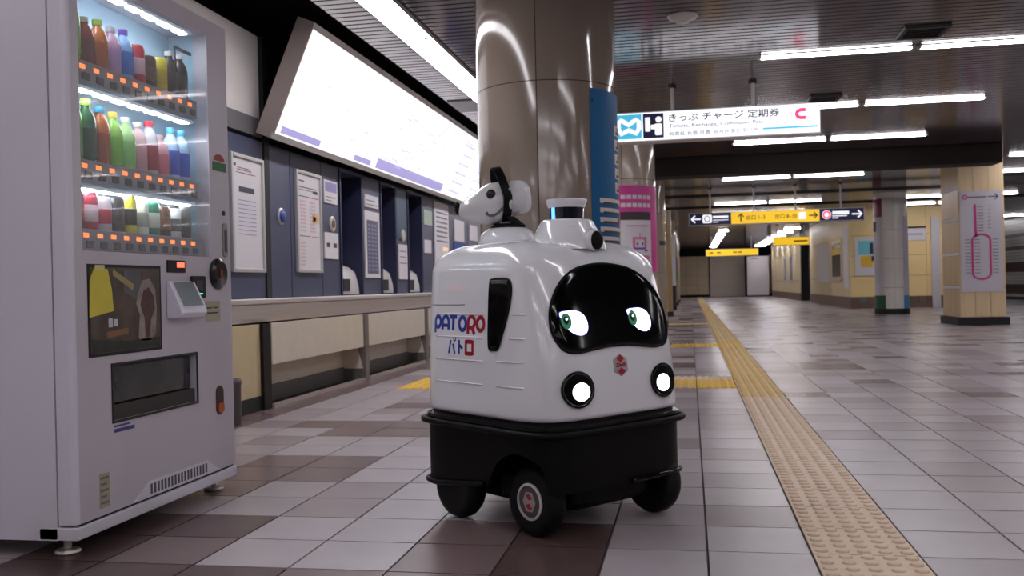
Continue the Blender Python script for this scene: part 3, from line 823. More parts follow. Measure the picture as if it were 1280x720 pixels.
# yellow exit sign
EY = 20.0
s = hanging_sign('exit_sign', 'long yellow exit sign with navy ends and white arrows', 0.0, 3.46, EY, 1.985, 2.25, 0.2, (0.44, 1.32, 2.14, 3.02), m_frame)
yf = EY - 0.004
B(0.02, 0.855, yf, EY - 0.0005, 2.0, 2.235).build('navy_face', m_snavy, s)
B(0.86, 2.59, yf, EY - 0.0005, 2.0, 2.235).build('yellow_face', m_syel, s)
B(2.595, 3.44, yf, EY - 0.0005, 2.0, 2.235).build('navy_face', m_snavy, s)
yp = yf - 0.002
def arrow(cx, cz, s_, d):
    pts = ribbon([(-0.1, 0), (0.08, 0)], 0.032) + ribbon([(0.02, 0.075), (0.1, 0), (0.02, -0.075)], 0.032)
    R = {'r': (1, 0), 'l': (-1, 0), 'u': (0, 1)}[d]
    return [[(cx + s_ * (a * R[0] - b * R[1]), cz + s_ * (a * R[1] + b * R[0])) for a, b in p] for p in pts]
flat('white_arrow', m_swhite, s, arrow(0.15, 2.118, 0.95, 'l'), (0, yp, 0), X, Z, 0.001)
flat('white_arrow', m_swhite, s, arrow(3.31, 2.118, 0.95, 'r'), (0, yp, 0), X, Z, 0.001)
flat('white_icon', m_swhite, s, [rrect(0.28, 2.03, 0.47, 2.205, 0.03)], (0, yp, 0), X, Z, 0.001)
flat('icon_mark', m_snavy, s, ribbon(arc(0.375, 2.118, 0.055, 0, 330, 16), 0.014, True), (0, yp - 0.0012, 0), X, Z, 0.001)
flat('white_lines', m_swhite, s, [[(0.49, 2.13), (0.8, 2.13), (0.8, 2.175), (0.49, 2.175)], [(0.49, 2.08), (0.8, 2.08), (0.8, 2.095), (0.49, 2.095)], [(0.49, 2.04), (0.6, 2.04), (0.6, 2.055), (0.49, 2.055)]], (0, yp, 0), X, Z, 0.001)
flat('dark_arrow', m_sink, s, arrow(1.05, 2.118, 0.8, 'u'), (0, yp, 0), X, Z, 0.001)
flat('dark_arrow', m_sink, s, arrow(2.47, 2.118, 0.8, 'r'), (0, yp, 0), X, Z, 0.001)
lettering('exit_numbers', '出口 1–3', m_sink, s, (1.16, yp, 2.07), X, Z, 0.37, 0.1, 0.01)
lettering('exit_numbers', '出口 8–10', m_sink, s, (1.73, yp, 2.07), X, Z, 0.42, 0.1, 0.01)
flat('white_square', m_swhite, s, [rrect(2.19, 2.05, 2.33, 2.19, 0.01)], (0, yp, 0), X, Z, 0.001)
flat('line_ring', m_sred, s, ribbon(arc(2.73, 2.118, 0.062, 0, 350, 22), 0.03, True), (0, yp - 0.0012, 0), X, Z, 0.001)
flat('line_disc', m_swhite, s, [arc(2.73, 2.118, 0.088, 0, 345, 24)], (0, yp, 0), X, Z, 0.001)
flat('white_lines', m_swhite, s, [[(2.84, 2.12), (3.16, 2.12), (3.16, 2.185), (2.84, 2.185)], [(2.84, 2.08), (3.12, 2.08), (3.12, 2.1), (2.84, 2.1)], [(2.84, 2.04), (2.95, 2.04), (2.95, 2.06), (2.84, 2.06)]], (0, yp, 0), X, Z, 0.001)
# two smaller yellow signs further back
for (x0, x1, y, z0, z1, l, rods) in ((0.66, 2.77, 40.0, 1.89, 2.18, 'distant yellow hanging sign on the left below the long exit sign', (0.9, 2.5)), (2.84, 4.06, 34.0, 2.03, 2.33, 'distant yellow hanging sign beside the station office', (3.0, 3.9))):
    s = hanging_sign('yellow_sign', l, x0, x1, y, z0, z1, 0.2, rods, m_frame)
    B(x0 + 0.02, x1 - 0.02, y - 0.004, y - 0.0005, z0 + 0.02, z1 - 0.02).build('yellow_face', m_syel, s)
    flat('dark_marks', m_sink, s, [rrect(x0 + 0.15 + q, z0 + 0.12, x0 + 0.3 + q, z0 + 0.17, 0.005) for q in ((0, 0.3, 0.95, 1.15) if x0 < 1 else (0.55, 0.7, 0.85))], (0, y - 0.006, 0), X, Z, 0.001)['kind'] = 'stuff'

# ================================================================== RIGHT SIDE
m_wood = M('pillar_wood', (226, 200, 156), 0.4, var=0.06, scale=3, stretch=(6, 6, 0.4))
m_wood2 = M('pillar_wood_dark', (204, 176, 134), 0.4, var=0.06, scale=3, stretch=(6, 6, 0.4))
pl = thing('square_pillar', 'square wood-panelled pillar carrying the pink route map', 'pillar', (4.76, 17.4, 0))
B(4.42, 5.09, 16.92, 17.98, 0, CEIL).build('core', m_pipe, pl)
B(4.36, 5.15, 16.86, 18.04, 0, 0.13).build('base', m_black, pl)
for k in range(3):
    x0 = 4.40 + k * 0.2367
    for (z0, z1) in ((0.135, 0.62), (0.628, 2.2), (2.208, CEIL)):
        B(x0 + 0.003, x0 + 0.2337, 16.9, 16.92, z0, z1).build('panel', m_wood, pl)
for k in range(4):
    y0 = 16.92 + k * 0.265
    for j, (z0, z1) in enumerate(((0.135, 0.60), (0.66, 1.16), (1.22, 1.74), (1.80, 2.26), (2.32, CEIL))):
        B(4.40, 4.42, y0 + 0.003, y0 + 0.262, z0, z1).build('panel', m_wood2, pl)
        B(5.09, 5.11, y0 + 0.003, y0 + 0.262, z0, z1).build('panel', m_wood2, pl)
for z0 in (0.605, 1.165, 1.745, 2.265):
    B(4.397, 4.42, 16.92, 17.98, z0, z0 + 0.05).build('white_band', m_paper, pl)
mp = thing('route_map_board', 'white board with a pink loop railway route map on the pillar', 'poster', (4.76, 16.89, 0.55))
B(4.42, 5.07, 16.88, 16.8995, 0.55, 2.22).build('board', M('map_board', (206, 200, 208), 0.35), mp)
m_mag = M('map_magenta', (206, 52, 134), 0.5)
yp = 16.877
loop = arc(4.74, 0.86, 0.14, 180, 360, 10, 0.10) + arc(4.74, 1.40, 0.14, 0, 180, 10, 0.10)
flat('route_line', m_mag, mp, ribbon(loop, 0.032, True) + ribbon([(4.66, 1.46), (4.655, 1.6), (4.65, 2.0)], 0.04), (0, yp, 0), X, Z, 0.001)
flat('line_ring', m_mag, mp, ribbon(arc(4.50, 2.12, 0.033, 0, 345, 18), 0.02, True), (0, yp, 0), X, Z, 0.001)
flat('dark_arrow', m_sink, mp, [[(4.86, 2.112), (5.0, 2.112), (5.0, 2.128), (4.86, 2.128)]] + ribbon([(4.96, 2.165), (5.01, 2.12), (4.96, 2.075)], 0.018), (0, yp, 0), X, Z, 0.001)
flat('title_line', m_print, mp, [[(4.55, 2.105), (4.84, 2.105), (4.84, 2.13), (4.55, 2.13)]], (0, yp, 0), X, Z, 0.001)
st = [[(4.69, 1.55 + k * 0.05), (4.78, 1.55 + k * 0.05), (4.78, 1.562 + k * 0.05), (4.69, 1.562 + k * 0.05)] for k in range(9)]
st += [[(a, 0.86 + k * 0.055), (a + 0.09, 0.86 + k * 0.055), (a + 0.09, 0.872 + k * 0.055), (a, 0.872 + k * 0.055)] for k in range(11) for a in (4.49, 4.63, 4.91)]
st += [[(4.85, 1.6 + k * 0.06), (4.89, 1.6 + k * 0.06), (4.89, 1.61 + k * 0.06), (4.85, 1.61 + k * 0.06)] for k in range(7)]
flat('station_marks', m_print, mp, st, (0, yp, 0), X, Z, 0.001)['kind'] = 'stuff'

# white column with coloured strips
wc = thing('white_column', 'slim cream column with burgundy top and green foot sign strips', 'column', (4.52, 22.95, 0))
WR = 0.36
m_wcol = M('white_column_enamel', (236, 230, 222), 0.25, var=0.03)
MB().cyl((4.52, 22.95, 0), (4.52, 22.95, CEIL), WR - 0.01, n=28).build('core', m_pipe, wc)
for (z0, z1) in ((0.13, 0.6), (0.606, 1.25), (1.256, 1.9), (1.906, 2.6), (2.606, CEIL)):
    for k in range(3):
        shell(4.52, 22.95, WR - 0.01, WR, 30 + 120 * k + 0.3, 149.7 + 120 * k, z0, z1, 14).build('panel', m_wcol, wc, auto=30)
MB().cyl((4.52, 22.95, 0), (4.52, 22.95, 0.125), WR + 0.02, n=32).build('base_ring', m_black, wc, auto=40)
FA = -102.0
for (a0, a1, z0, z1, col, nm) in ((FA - 90, FA - 28, 2.20, 2.62, (132, 24, 62), 'burgundy_sign'), (FA - 90, FA - 28, 0.43, 2.198, (206, 202, 208), 'white_strip'), (FA - 90, FA - 20, 0.128, 0.428, (36, 92, 64), 'green_foot'), (FA + 45, FA + 95, 0.43, 2.2, (200, 194, 204), 'white_strip'), (FA + 45, FA + 95, 0.128, 0.428, (70, 140, 186), 'blue_foot')):
    cyl_rect(4.52, 22.95, WR + 0.0005, a0, a1, z0, z1, 0.005).build(nm, tinted(col, 0.4), wc, auto=30)
cyl_rect(4.52, 22.95, WR + 0.006, FA - 80, FA - 55, 1.88, 2.1, 0.002).build('dark_pictogram', m_sink, wc, auto=30)

# station office block
m_off = M('office_panel', (236, 208, 146), 0.4, var=0.05, scale=1.2)
m_offb = M('office_base', (112, 88, 76), 0.5, var=0.08)
m_offs = M('office_side', (220, 200, 160), 0.45, var=0.05, scale=1.2)
of = thing('station_office', 'yellow-beige panelled station office block with windows behind the white column', 'building', (5.5, 32, 0))
B(4.38, 8.0, 27.53, 36.4, 0, CEIL).build('core', m_pipe, of)
for k in range(4):
    x0 = 4.35 + k * 0.66
    for (z0, z1) in ((0.32, 0.88), (0.888, 1.44), (1.448, 2.0), (2.008, CEIL)):
        B(x0 + 0.004, x0 + 0.656, 27.5, 27.53, z0, z1).build('panel', m_off, of)
    for j in range(3):
        c = [(112, 88, 76), (96, 118, 104), (120, 92, 78), (104, 84, 74)][(j + k) % 4]
        B(x0 + 0.004 + j * 0.22, x0 + 0.212 + j * 0.22, 27.495, 27.53, 0.16, 0.31).build('base_tile', tinted(c, 0.5), of)
B(4.35, 8.0, 27.48, 27.53, 0, 0.155).build('base', m_offb, of)
B(6.99, 8.0, 27.5, 27.53, 0.16, CEIL).build('panel', m_off, of)
B(6.45, 6.66, 27.44, 27.52, 0.0, 2.45).build('door_frame', m_white_metal, of)
for k in range(7):
    y0 = 27.53 + k * 1.266
    for (z0, z1) in ((0.32, 0.84), (0.848, 2.02), (2.028, CEIL)):
        B(4.35, 4.38, y0 + 0.005, y0 + 1.26, z0, z1).build('panel', m_offs, of)
B(4.345, 4.38, 27.53, 36.4, 0, 0.31).build('base', m_offb, of)
m_glass = M('window_dark', (58, 62, 60), 0.1, spec=0.8)
m_lit = M('window_sill_light', (232, 196, 130), 0.4)
w_ = B(4.325, 4.349, 28.9, 30.9, 0.82, 2.0).build('window', m_white_metal, of)
B(4.318, 4.326, 29.1, 30.7, 0.9, 1.92).build('pane', m_glass, w_)
B(4.314, 4.319, 29.1, 30.7, 1.55, 1.75).build('blind', M('blind_yellow', (220, 182, 70), 0.5), w_)
B(4.29, 4.33, 28.9, 30.9, 0.78, 0.82).build('sill', m_lit, w_)
B(4.338, 4.349, 27.75, 28.5, 0.55, 2.25).build('white_board', m_paper, of)
B(4.338, 4.349, 31.6, 34.4, 0.75, 2.0).build('white_board', m_paper, of)
po = thing('poster_board', 'white poster board with turquoise and yellow pictures on the office front', 'poster', (4.8, 27.49, 0.9))
B(4.47, 5.05, 27.47, 27.4945, 0.9, 1.96).build('board', m_paper, po)
B(4.56, 4.98, 27.464, 27.469, 1.48, 1.86).build('turquoise_picture', M('picture_turquoise', (112, 196, 206), 0.5), po)
B(4.62, 4.94, 27.464, 27.469, 1.14, 1.44).build('yellow_picture', M('picture_yellow', (224, 180, 52), 0.5), po)
B(4.86, 4.95, 27.460, 27.4635, 1.5, 1.8).build('dark_print', m_sink, po)
B(4.9, 5.0, 27.460, 27.4635, 1.3, 1.44).build('dark_print', m_sink, po)
po = thing('office_notice', 'small white notice with black header between white column and pillar', 'notice', (6.05, 27.49, 1.83))
B(5.80, 6.32, 27.475, 27.4945, 1.83, 2.16).build('board', m_paper, po)
B(5.80, 6.32, 27.470, 27.4945, 2.162, 2.21).build('header', m_black, po)
B(5.88, 6.24, 27.4725, 27.4745, 1.98, 2.02).build('print_line', m_pr_violet, po)
# second part of the office beyond the dark doorway
o2 = thing('far_office_wall', 'far beige wall section with two narrow windows beyond the dark doorway', 'building', (5.0, 46, 0))
B(4.42, 6.5, 40.0, 53.5, 0, CEIL).build('core', m_pipe, o2)
for k in range(9):
    y0 = 40.0 + k * 1.5
    for (z0, z1) in ((0.3, 0.8), (0.81, 1.95), (1.96, CEIL)):
        B(4.38, 4.42, y0 + 0.006, y0 + 1.494, z0, z1).build('panel', m_offs, o2)
B(4.375, 4.42, 40.0, 53.5, 0, 0.29).build('base', m_offb, o2)
for y0 in (42.6, 45.3):
    w_ = B(4.355, 4.379, y0, y0 + 1.3, 0.75, 1.95).build('window', m_white_metal, o2)
    B(4.348, 4.356, y0 + 0.15, y0 + 1.15, 0.85, 1.85).build('pane', m_glass, w_)
dw = thing('dark_doorway', 'dark open doorway between the two office walls', 'doorway', (5.2, 38.2, 0))
B(5.6, 5.65, 36.45, 39.95, 0, CEIL - 0.001).build('back', m_black, dw)
B(4.40, 4.46, 36.45, 36.6, 0, CEIL - 0.001).build('door_jamb', m_black, dw)
B(4.40, 4.46, 39.8, 39.95, 0, CEIL - 0.001).build('door_jamb', m_black, dw)
B(4.40, 4.46, 36.6, 39.8, 2.25, CEIL - 0.001).build('lintel', m_black, dw)
B(4.46, 4.50, 36.62, 37.6, 0.02, 2.24).build('glass_door', M('door_glass', (96, 108, 102), 0.15), dw)

# ================================================================== VENDING MACHINE
VX, VY0, VY1, VZ0, VZ1 = -1.87, 2.626, 3.672, 0.05, 1.90
m_vm = M('vending_white', (226, 222, 234), 0.32, var=0.015, scale=2)
m_vmf = M('vending_front', (204, 196, 204), 0.34, var=0.015, scale=2)
vm = thing('vending_machine', 'white drinks vending machine with lit display window at the left edge', 'vending machine', (-2.25, 3.15, 0))
# cabinet as an open-fronted shell so that the display recess is real
cab = MB()
cab.box(-2.62, -2.17, VY0, VY1, VZ0, VZ1)
cab.box(-2.17, -1.936, VY0, 2.672, VZ0, VZ1)
cab.box(-2.17, -1.936, 3.53, VY1, VZ0, VZ1)
cab.box(-2.17, -1.936, 2.672, 3.53, 1.845, VZ1)
cab.box(-2.17, -1.936, 2.672, 3.53, VZ0, 0.935)
cab.build('cabinet', m_vm, vm)
def holed(y0, y1, z0, z1, holes, x0, x1):
    ys = sorted({y0, y1} | {h_[0] for h_ in holes} | {h_[1] for h_ in holes}); zs = sorted({z0, z1} | {h_[2] for h_ in holes} | {h_[3] for h_ in holes})
    mb = MB()
    for a, b in zip(ys[:-1], ys[1:]):
        for c, d in zip(zs[:-1], zs[1:]):
            cy, cz = (a + b) / 2, (c + d) / 2
            if any(h_[0] < cy < h_[1] and h_[2] < cz < h_[3] for h_ in holes): continue
            mb.box(x0, x1, a, b, c, d)
    return mb
win = (2.688, 3.505, 0.948, 1.832)
slot = (2.83, 3.367, 0.392, 0.573)
seam = MB()
for a in ((VY0 + 0.008, VY0 + 0.03), (VY1 - 0.03, VY1 - 0.008)): seam.box(-1.936, -1.93, a[0], a[1], 0.1, VZ1 - 0.008)
seam.box(-1.936, -1.93, VY0 + 0.03, VY1 - 0.03, VZ1 - 0.02, VZ1 - 0.008)
seam.build('door_gasket', m_black, vm)
holed(VY0 + 0.02, VY1 - 0.012, 0.098, VZ1 - 0.004, [win, slot], -1.93, VX).build('door', m_vmf, vm)
# rounded edge trims of the door
MB().prism([(0, 0), (0.06, 0)] + [(0.06 - 0.02 + 0.02 * math.cos(math.radians(a)), -0.02 * math.sin(math.radians(a)) * 0.98) for a in (0, 20, 40, 60, 80)] + [(0.0, -0.02)], (-1.93, VY0 + 0.02, 0.098), X, Y, VZ1 - 0.102).build('door_edge', m_vm, vm)
MB().prism([(0, 0), (0, 0.012), (0.05, 0.012), (0.06, 0.004), (0.06, 0)][::-1], (-1.93, VY1 - 0.012, 0.098), X, Y, VZ1 - 0.102).build('door_edge', m_vm, vm)
B(-2.0, VX + 0.004, VY0, VY1, 0.05, 0.09).build('kick_strip', m_vm, vm, bevel=0.004)
B(-1.935, VX - 0.004, VY0 + 0.03, VY1 - 0.02, 0.09, 0.0979).build('kick_gap', m_black, vm)
m_glassv = M('vending_glass', (255, 255, 255), 0.02, alpha=0.10, spec=0.6)
B(-1.8755, -1.8735, win[0], win[1], win[2], win[3]).build('window_pane', m_glassv, vm)
# display interior
m_dback = M('display_back', (186, 218, 238), 0.5, var=0.1, scale=3)
m_dwhite = M('display_white', (214, 224, 232), 0.4)
B(-2.06, -2.045, 2.673, 3.529, 0.936, 1.844).build('display_back', m_dback, vm)
B(-2.045, -1.94, 2.673, 2.679, 0.94, 1.84).build('display_side', m_dwhite, vm)
B(-2.045, -1.94, 3.523, 3.529, 0.94, 1.84).build('display_side', M('display_side_blue', (176, 206, 222), 0.35), vm)
m_led = tube_material('vending_led', 15.0, (0.86, 0.93, 1.0))
m_strip_grey = M('strip_grey', (120, 124, 136), 0.35)
m_led_or = tube_material('price_led', 0.8, lin((255, 128, 64)))
m_btn = M('button_dark', (40, 42, 46), 0.4)
m_btn_ring = M('button_ring', (150, 156, 164), 0.3, 0.5)
STR = [1.522, 1.206, 0.985]
lamp_z = [1.815, 1.470, 1.152]
for k, zc in enumerate(STR):
    s_ = B(-1.925, -1.883, 2.689, 3.44 if k < 2 else 3.47, zc - 0.034, zc + 0.030).build('shelf_strip', m_strip_grey, vm)
    B(-2.04, -1.925, 2.689, 3.44, zc + 0.010, zc + 0.022).build('shelf_board', M('shelf_dark', (52, 46, 48), 0.4), s_)
    MB().tube([(-1.885, 2.69, zc + 0.031), (-1.885, 3.44, zc + 0.031)], 0.003, 6).build('edge_rail', m_btn_ring, s_)
    for j in range(10):
        y = 2.725 + j * 0.0735
        B(-1.883, -1.881, y - 0.0135, y + 0.0135, zc + 0.006, zc + 0.02).build('price_display', m_led_or, s_)
        bt = B(-1.883, -1.878, y - 0.002, y + 0.036, zc - 0.028, zc - 0.004).build('button', m_btn, s_, bevel=0.003)
    B(-1.925, -1.887, 2.69, 3.42, lamp_z[k] - 0.004, lamp_z[k] + 0.006).build('lamp_housing', m_dwhite, s_)
    for j in range(7):
        y = 2.76 + j * 0.1
        B(-1.92, -1.892, y - 0.032, y + 0.032, lamp_z[k] - 0.009, lamp_z[k] - 0.0042).build('lamp', m_led, s_)
B(-1.896, -1.89, 3.30, 3.42, 1.73, 1.742).build('hook_bar', m_black, vm)
B(-1.896, -1.89, 3.30, 3.306, 1.56, 1.73).build('hook_bar', m_black, vm)
B(-1.93, -1.89, 2.70, 2.76, 1.765, 1.775).build('upper_ledge', m_strip_grey, vm)
# front fittings
m_poster = M('vending_poster', (78, 64, 50), 0.4, var=0.5, scale=14)
p_ = B(VX, VX + 0.003, 2.716, 3.118, 0.618, 0.896).build('picture_panel', m_poster, vm)
B(VX, VX + 0.0025, 2.706, 3.128, 0.608, 0.906).build('picture_border', m_black, vm)
pale = [(-0.05, -0.1), (-0.03, -0.11), (0.02, -0.11), (0.055, -0.09), (0.066, 0.0), (0.058, 0.07), (0.025, 0.105), (-0.02, 0.1), (-0.045, 0.06), (-0.06, 0.02), (-0.04, -0.02)]
brown = [(-0.012, -0.105), (0.014, -0.105), (0.02, -0.045), (0.048, -0.005), (0.04, 0.04), (0.012, 0.07), (-0.02, 0.058), (-0.042, 0.01), (-0.018, -0.035)]
flat('pale_shape', M('poster_pale', (150, 136, 128), 0.5, var=0.3, scale=25), p_, [pale], (VX + 0.003, 3.03, 0.755), Y, Z, 0.001)
flat('brown_shape', M('poster_brown', (84, 54, 46), 0.5, var=0.4, scale=30), p_, [brown], (VX + 0.004, 3.035, 0.76), Y, Z, 0.001)
flat('dark_ground', M('poster_dark', (40, 40, 34), 0.5, var=0.4, scale=30), p_, [[(0, 0), (0.39, 0), (0.39, 0.035), (0.2, 0.03), (0, 0.045)]], (VX + 0.003, 2.722, 0.62), Y, Z, 0.001)
flat('grey_sky', M('poster_grey', (96, 92, 92), 0.5, var=0.3, scale=12), p_, [[(0, 0), (0.1, -0.04), (0.1, 0.075), (0, 0.075)]], (VX + 0.003, 2.90, 0.815), Y, Z, 0.0006)
flat('white_mark', m_paper, p_, [rrect(-0.01, 0, 0.012, 0.03, 0.004), rrect(0.018, 0.002, 0.04, 0.026, 0.004)], (VX + 0.003, 2.82, 0.70), Y, Z, 0.001)
flat('brown_sill', M('poster_amber', (142, 100, 60), 0.5), p_, [[(0, 0), (0.12, 0.01), (0.12, 0.03), (0, 0.02)]], (VX + 0.003, 2.80, 0.665), Y, Z, 0.001)
flat('pale_ray', M('poster_straw', (168, 150, 96), 0.5), p_, [[(0, 0.05), (0.11, 0), (0.12, 0.02), (0, 0.07)]], (VX + 0.003, 2.84, 0.82), Y, Z, 0.001)
yn = thing('yellow_note', 'yellow paper slip taped onto the vending machine picture', 'note', (VX, 2.775, 0.735))
MB().prism([(0, 0), (0.128, 0.018), (0.12, 0.09), (0.1, 0.155), (0.03, 0.16), (0.005, 0.12)], (VX + 0.0042, 2.708, 0.735), Y, Z, 0.0015).build('slip', M('note_yellow', (222, 204, 70), 0.55, var=0.06), yn)
MB().prism([(0, 0), (0.05, 0), (0.05, 0.018), (0, 0.018)], (VX + 0.0058, 2.74, 0.885), Y, Z, 0.0008).build('tape', M('note_tape', (214, 204, 130), 0.3), yn)
d_ = B(VX, VX + 0.006, 3.173, 3.294, 0.884, 0.929).build('amount_display', m_black, vm)
B(VX + 0.006, VX + 0.0072, 3.235, 3.285, 0.903, 0.922).build('red_digits', tube_material('red_led', 2.5, (1.0, 0.06, 0.03)), d_)
cr = MB().prism([(0, 0), (0.045, 0.0), (0.062, 0.018), (0.055, 0.045), (0.012, 0.135), (0, 0.138)], (VX, 3.352, 0.715), X, Z, 0.185).build('card_reader', m_vm, vm, bevel=0.005)
MB().add([(VX + 0.0572, 3.19, 0.762), (VX + 0.0572, 3.33, 0.762), (VX + 0.0152, 3.33, 0.848), (VX + 0.0152, 3.19, 0.848)], [(0, 1, 2, 3)]).build('reader_pad', M('reader_pad', (110, 118, 126), 0.3), cr)
bs = B(VX, VX + 0.012, 3.335, 3.437, 0.787, 0.872).build('note_slot', m_black, vm, bevel=0.004)
B(VX + 0.012, VX + 0.014, 3.365, 3.405, 0.802, 0.806).build('green_lamp', tube_material('green_led', 1.6, (0.05, 0.9, 0.45)), bs)
B(VX + 0.012, VX + 0.0135, 3.36, 3.41, 0.82, 0.855).build('slot_mouth', M('slot_brown', (46, 38, 34), 0.4), bs)
cn = MB().lathe([(0.062, 0.0), (0.062, 0.012), (0.05, 0.022), (0.03, 0.02), (0.0, 0.018)], 28, (VX, 3.545, 0.882), 'x').build('coin_dial', M('coin_dark', (34, 28, 28), 0.25), vm, auto=40)
B(VX + 0.018, VX + 0.024, 3.535, 3.55, 0.865, 0.90).build('coin_mouth', M('coin_copper', (150, 84, 56), 0.3, 0.6), cn)
st_ = B(VX, VX + 0.0015, 3.447, 3.565, 0.694, 0.774).build('price_sticker', M('sticker_cream', (176, 166, 140), 0.5), vm)
flat('sticker_print', m_pr_dark, st_, [rrect(0.01, 0.05, 0.05, 0.056, 0.001), rrect(0.01, 0.03, 0.1, 0.036, 0.001), rrect(0.06, 0.05, 0.1, 0.056, 0.001)], (VX + 0.0015, 3.447, 0.694), Y, Z, 0.0006)['kind'] = 'stuff'
B(VX, VX + 0.0015, 3.53, 3.64, 1.30, 1.335).build('green_sticker', M('sticker_green', (52, 108, 60), 0.5), vm)
MB().prism(arc(0, 0, 0.045, 0, 180, 10, 0.028), (VX, 3.585, 1.340), Y, Z, 0.0015).build('red_sticker', M('sticker_red', (158, 58, 56), 0.5), vm)
hd_ = MB().prism(rrect(-0.018, -0.07, 0.018, 0.07, 0.017), (VX, 3.615, 1.02), Y, Z, 0.006).build('lock_handle', M('lock_grey', (150, 144, 142), 0.35), vm)
MB().prism(rrect(-0.009, -0.05, 0.009, 0.045, 0.008), (VX + 0.006, 3.615, 1.02), Y, Z, 0.003).build('lock_lever', M('lock_dark', (92, 88, 86), 0.4, 0.4), hd_)
MB().lathe([(0.01, 0), (0.01, 0.005), (0.0, 0.006)], 14, (VX, 3.61, 1.13), 'x').build('keyhole', m_pipe, vm)
# dispensing slot
B(-1.931, -1.926, slot[0], slot[1], slot[2], slot[3]).build('slot_back', m_black, vm)
fl = MB().prism([(0, 0), (slot[1] - slot[0] - 0.01, 0), (slot[1] - slot[0] - 0.01, 0.12), (0, 0.12)], (-1.900, slot[0] + 0.005, slot[2] + 0.055), Y, Z, 0.006).build('slot_flap', M('flap_smoke', (54, 54, 56), 0.12, var=0.45, scale=9), vm)
B(-1.925, -1.878, slot[0], slot[1], slot[2], slot[2] + 0.05).build('slot_lip', M('lip_brown', (44, 36, 32), 0.4), vm)
fr = MB()
for a in ((slot[0] - 0.008, slot[0], slot[2] - 0.008, slot[3] + 0.008), (slot[1], slot[1] + 0.008, slot[2] - 0.008, slot[3] + 0.008), (slot[0], slot[1], slot[2] - 0.008, slot[2]), (slot[0], slot[1], slot[3], slot[3] + 0.008)):
    fr.box(VX, VX + 0.004, *a)
fr.build('slot_rim', m_pipe, vm)
rt = MB().prism(rrect(-0.03, -0.058, 0.03, 0.058, 0.028), (VX, 3.545, 0.375), Y, Z, 0.003).build('coin_return', M('return_dark', (64, 40, 34), 0.35), vm)
MB().prism(rrect(-0.024, -0.05, 0.024, -0.012, 0.016), (VX + 0.003, 3.545, 0.375), Y, Z, 0.006).build('return_cup', M('return_orange', (190, 84, 32), 0.35), rt)
flat('blue_caption', M('caption_blue', (70, 72, 140), 0.5), vm, [[(0, 0), (0.115, 0), (0.115, 0.012), (0, 0.012)], [(0, 0.018), (0.09, 0.018), (0.09, 0.024), (0, 0.024)]], (VX, 2.832, 0.352), Y, Z, 0.0012)['kind'] = 'stuff'
nl = B(VX, VX + 0.0015, 2.745, 2.80, 0.122, 0.232).build('type_label', M('label_buff', (172, 162, 136), 0.55, var=0.12, scale=30), vm)
flat('label_print', m_print, nl, [rrect(0.005, 0.012 + 0.02 * k, 0.048 - 0.01 * (k % 2), 0.019 + 0.02 * k, 0.001) for k in range(5)], (VX + 0.0015, 2.745, 0.122), Y, Z, 0.0006)['kind'] = 'stuff'
# air grille scoop along the bottom of the door
gr = MB().prism([(0, 0), (0.60, 0), (0.50, 0.055), (0.10, 0.055)], (VX, 2.93, 0.099), Y, Z, 0.004).build('air_grille', m_vm, vm)
for k in range(18):
    MB().prism([(0, 0), (0.012, 0), (0.012, 0.036), (0, 0.036)], (VX + 0.004, 3.03 + k * 0.0225, 0.108), Y, Z, 0.001).build('grille_slit', M('slit_grey', (84, 80, 80), 0.5), gr)
for (x, y) in ((-1.94, 2.68), (-1.94, 3.61), (-2.56, 2.68), (-2.56, 3.61)):
    MB().lathe([(0.036, 0.0), (0.04, 0.004), (0.036, 0.012), (0.012, 0.014), (0.012, 0.05)], 20, (x, y, 0.0)).build('foot', m_steel, vm, auto=40)

# drinks in the display ------------------------------------------------------
places = ['first', 'second', 'third', 'fourth', 'fifth', 'sixth', 'seventh', 'eighth', 'ninth', 'tenth']
shelf_name = ['top', 'middle', 'bottom']
def bottle(y, z, hgt, r, body, band, cap, label):
    t = thing('drink_bottle', label, 'bottle', (-1.922, y, z), group='drinks in the vending machine')
    p = [(r * 0.86, 0), (r, 0.008), (r, hgt * 0.30), (r * 0.94, hgt * 0.34), (r, hgt * 0.38), (r, hgt * 0.62), (r * 0.85, hgt * 0.74), (r * 0.42, hgt * 0.86), (r * 0.42, hgt * 0.9)]
    MB().lathe(p, 18, (-1.922, y, z)).build('body', tinted(body, 0.25), t, smooth=True)
    MB().lathe([(r * 1.015, hgt * 0.12), (r * 1.02, hgt * 0.13), (r * 1.02, hgt * 0.55), (r * 1.015, hgt * 0.56)], 18, (-1.922, y, z)).build('label_band', tinted(band, 0.4), t, smooth=True)
    MB().lathe([(r * 0.48, hgt * 0.89), (r * 0.5, hgt * 0.9), (r * 0.5, hgt * 0.99), (0.0, hgt)], 16, (-1.922, y, z)).build('cap', tinted(cap, 0.4), t, auto=40)
def can(y, z, hgt, r, body, band, label):
    t = thing('drink_can', label, 'can', (-1.922, y, z), group='drinks in the vending machine')
    MB().lathe([(r * 0.8, 0), (r, hgt * 0.06), (r, hgt * 0.9), (r * 0.86, hgt * 0.97), (r * 0.84, hgt), (r * 0.78, hgt * 0.985), (0, hgt * 0.98)], 18, (-1.922, y, z)).build('body', tinted(body, 0.3), t, smooth=True)
    MB().lathe([(r * 1.012, hgt * 0.28), (r * 1.018, hgt * 0.3), (r * 1.018, hgt * 0.66), (r * 1.012, hgt * 0.68)], 18, (-1.922, y, z)).build('colour_band', tinted(band, 0.35), t, smooth=True)
    MB().lathe([(r * 0.84, hgt * 0.985), (r * 0.84, hgt + 0.001), (r * 0.79, hgt + 0.001), (r * 0.79, hgt * 0.985)], 18, (-1.922, y, z)).build('rim', m_btn_ring, t)
G, DG, LG = (96, 176, 52), (28, 92, 52), (150, 206, 96)
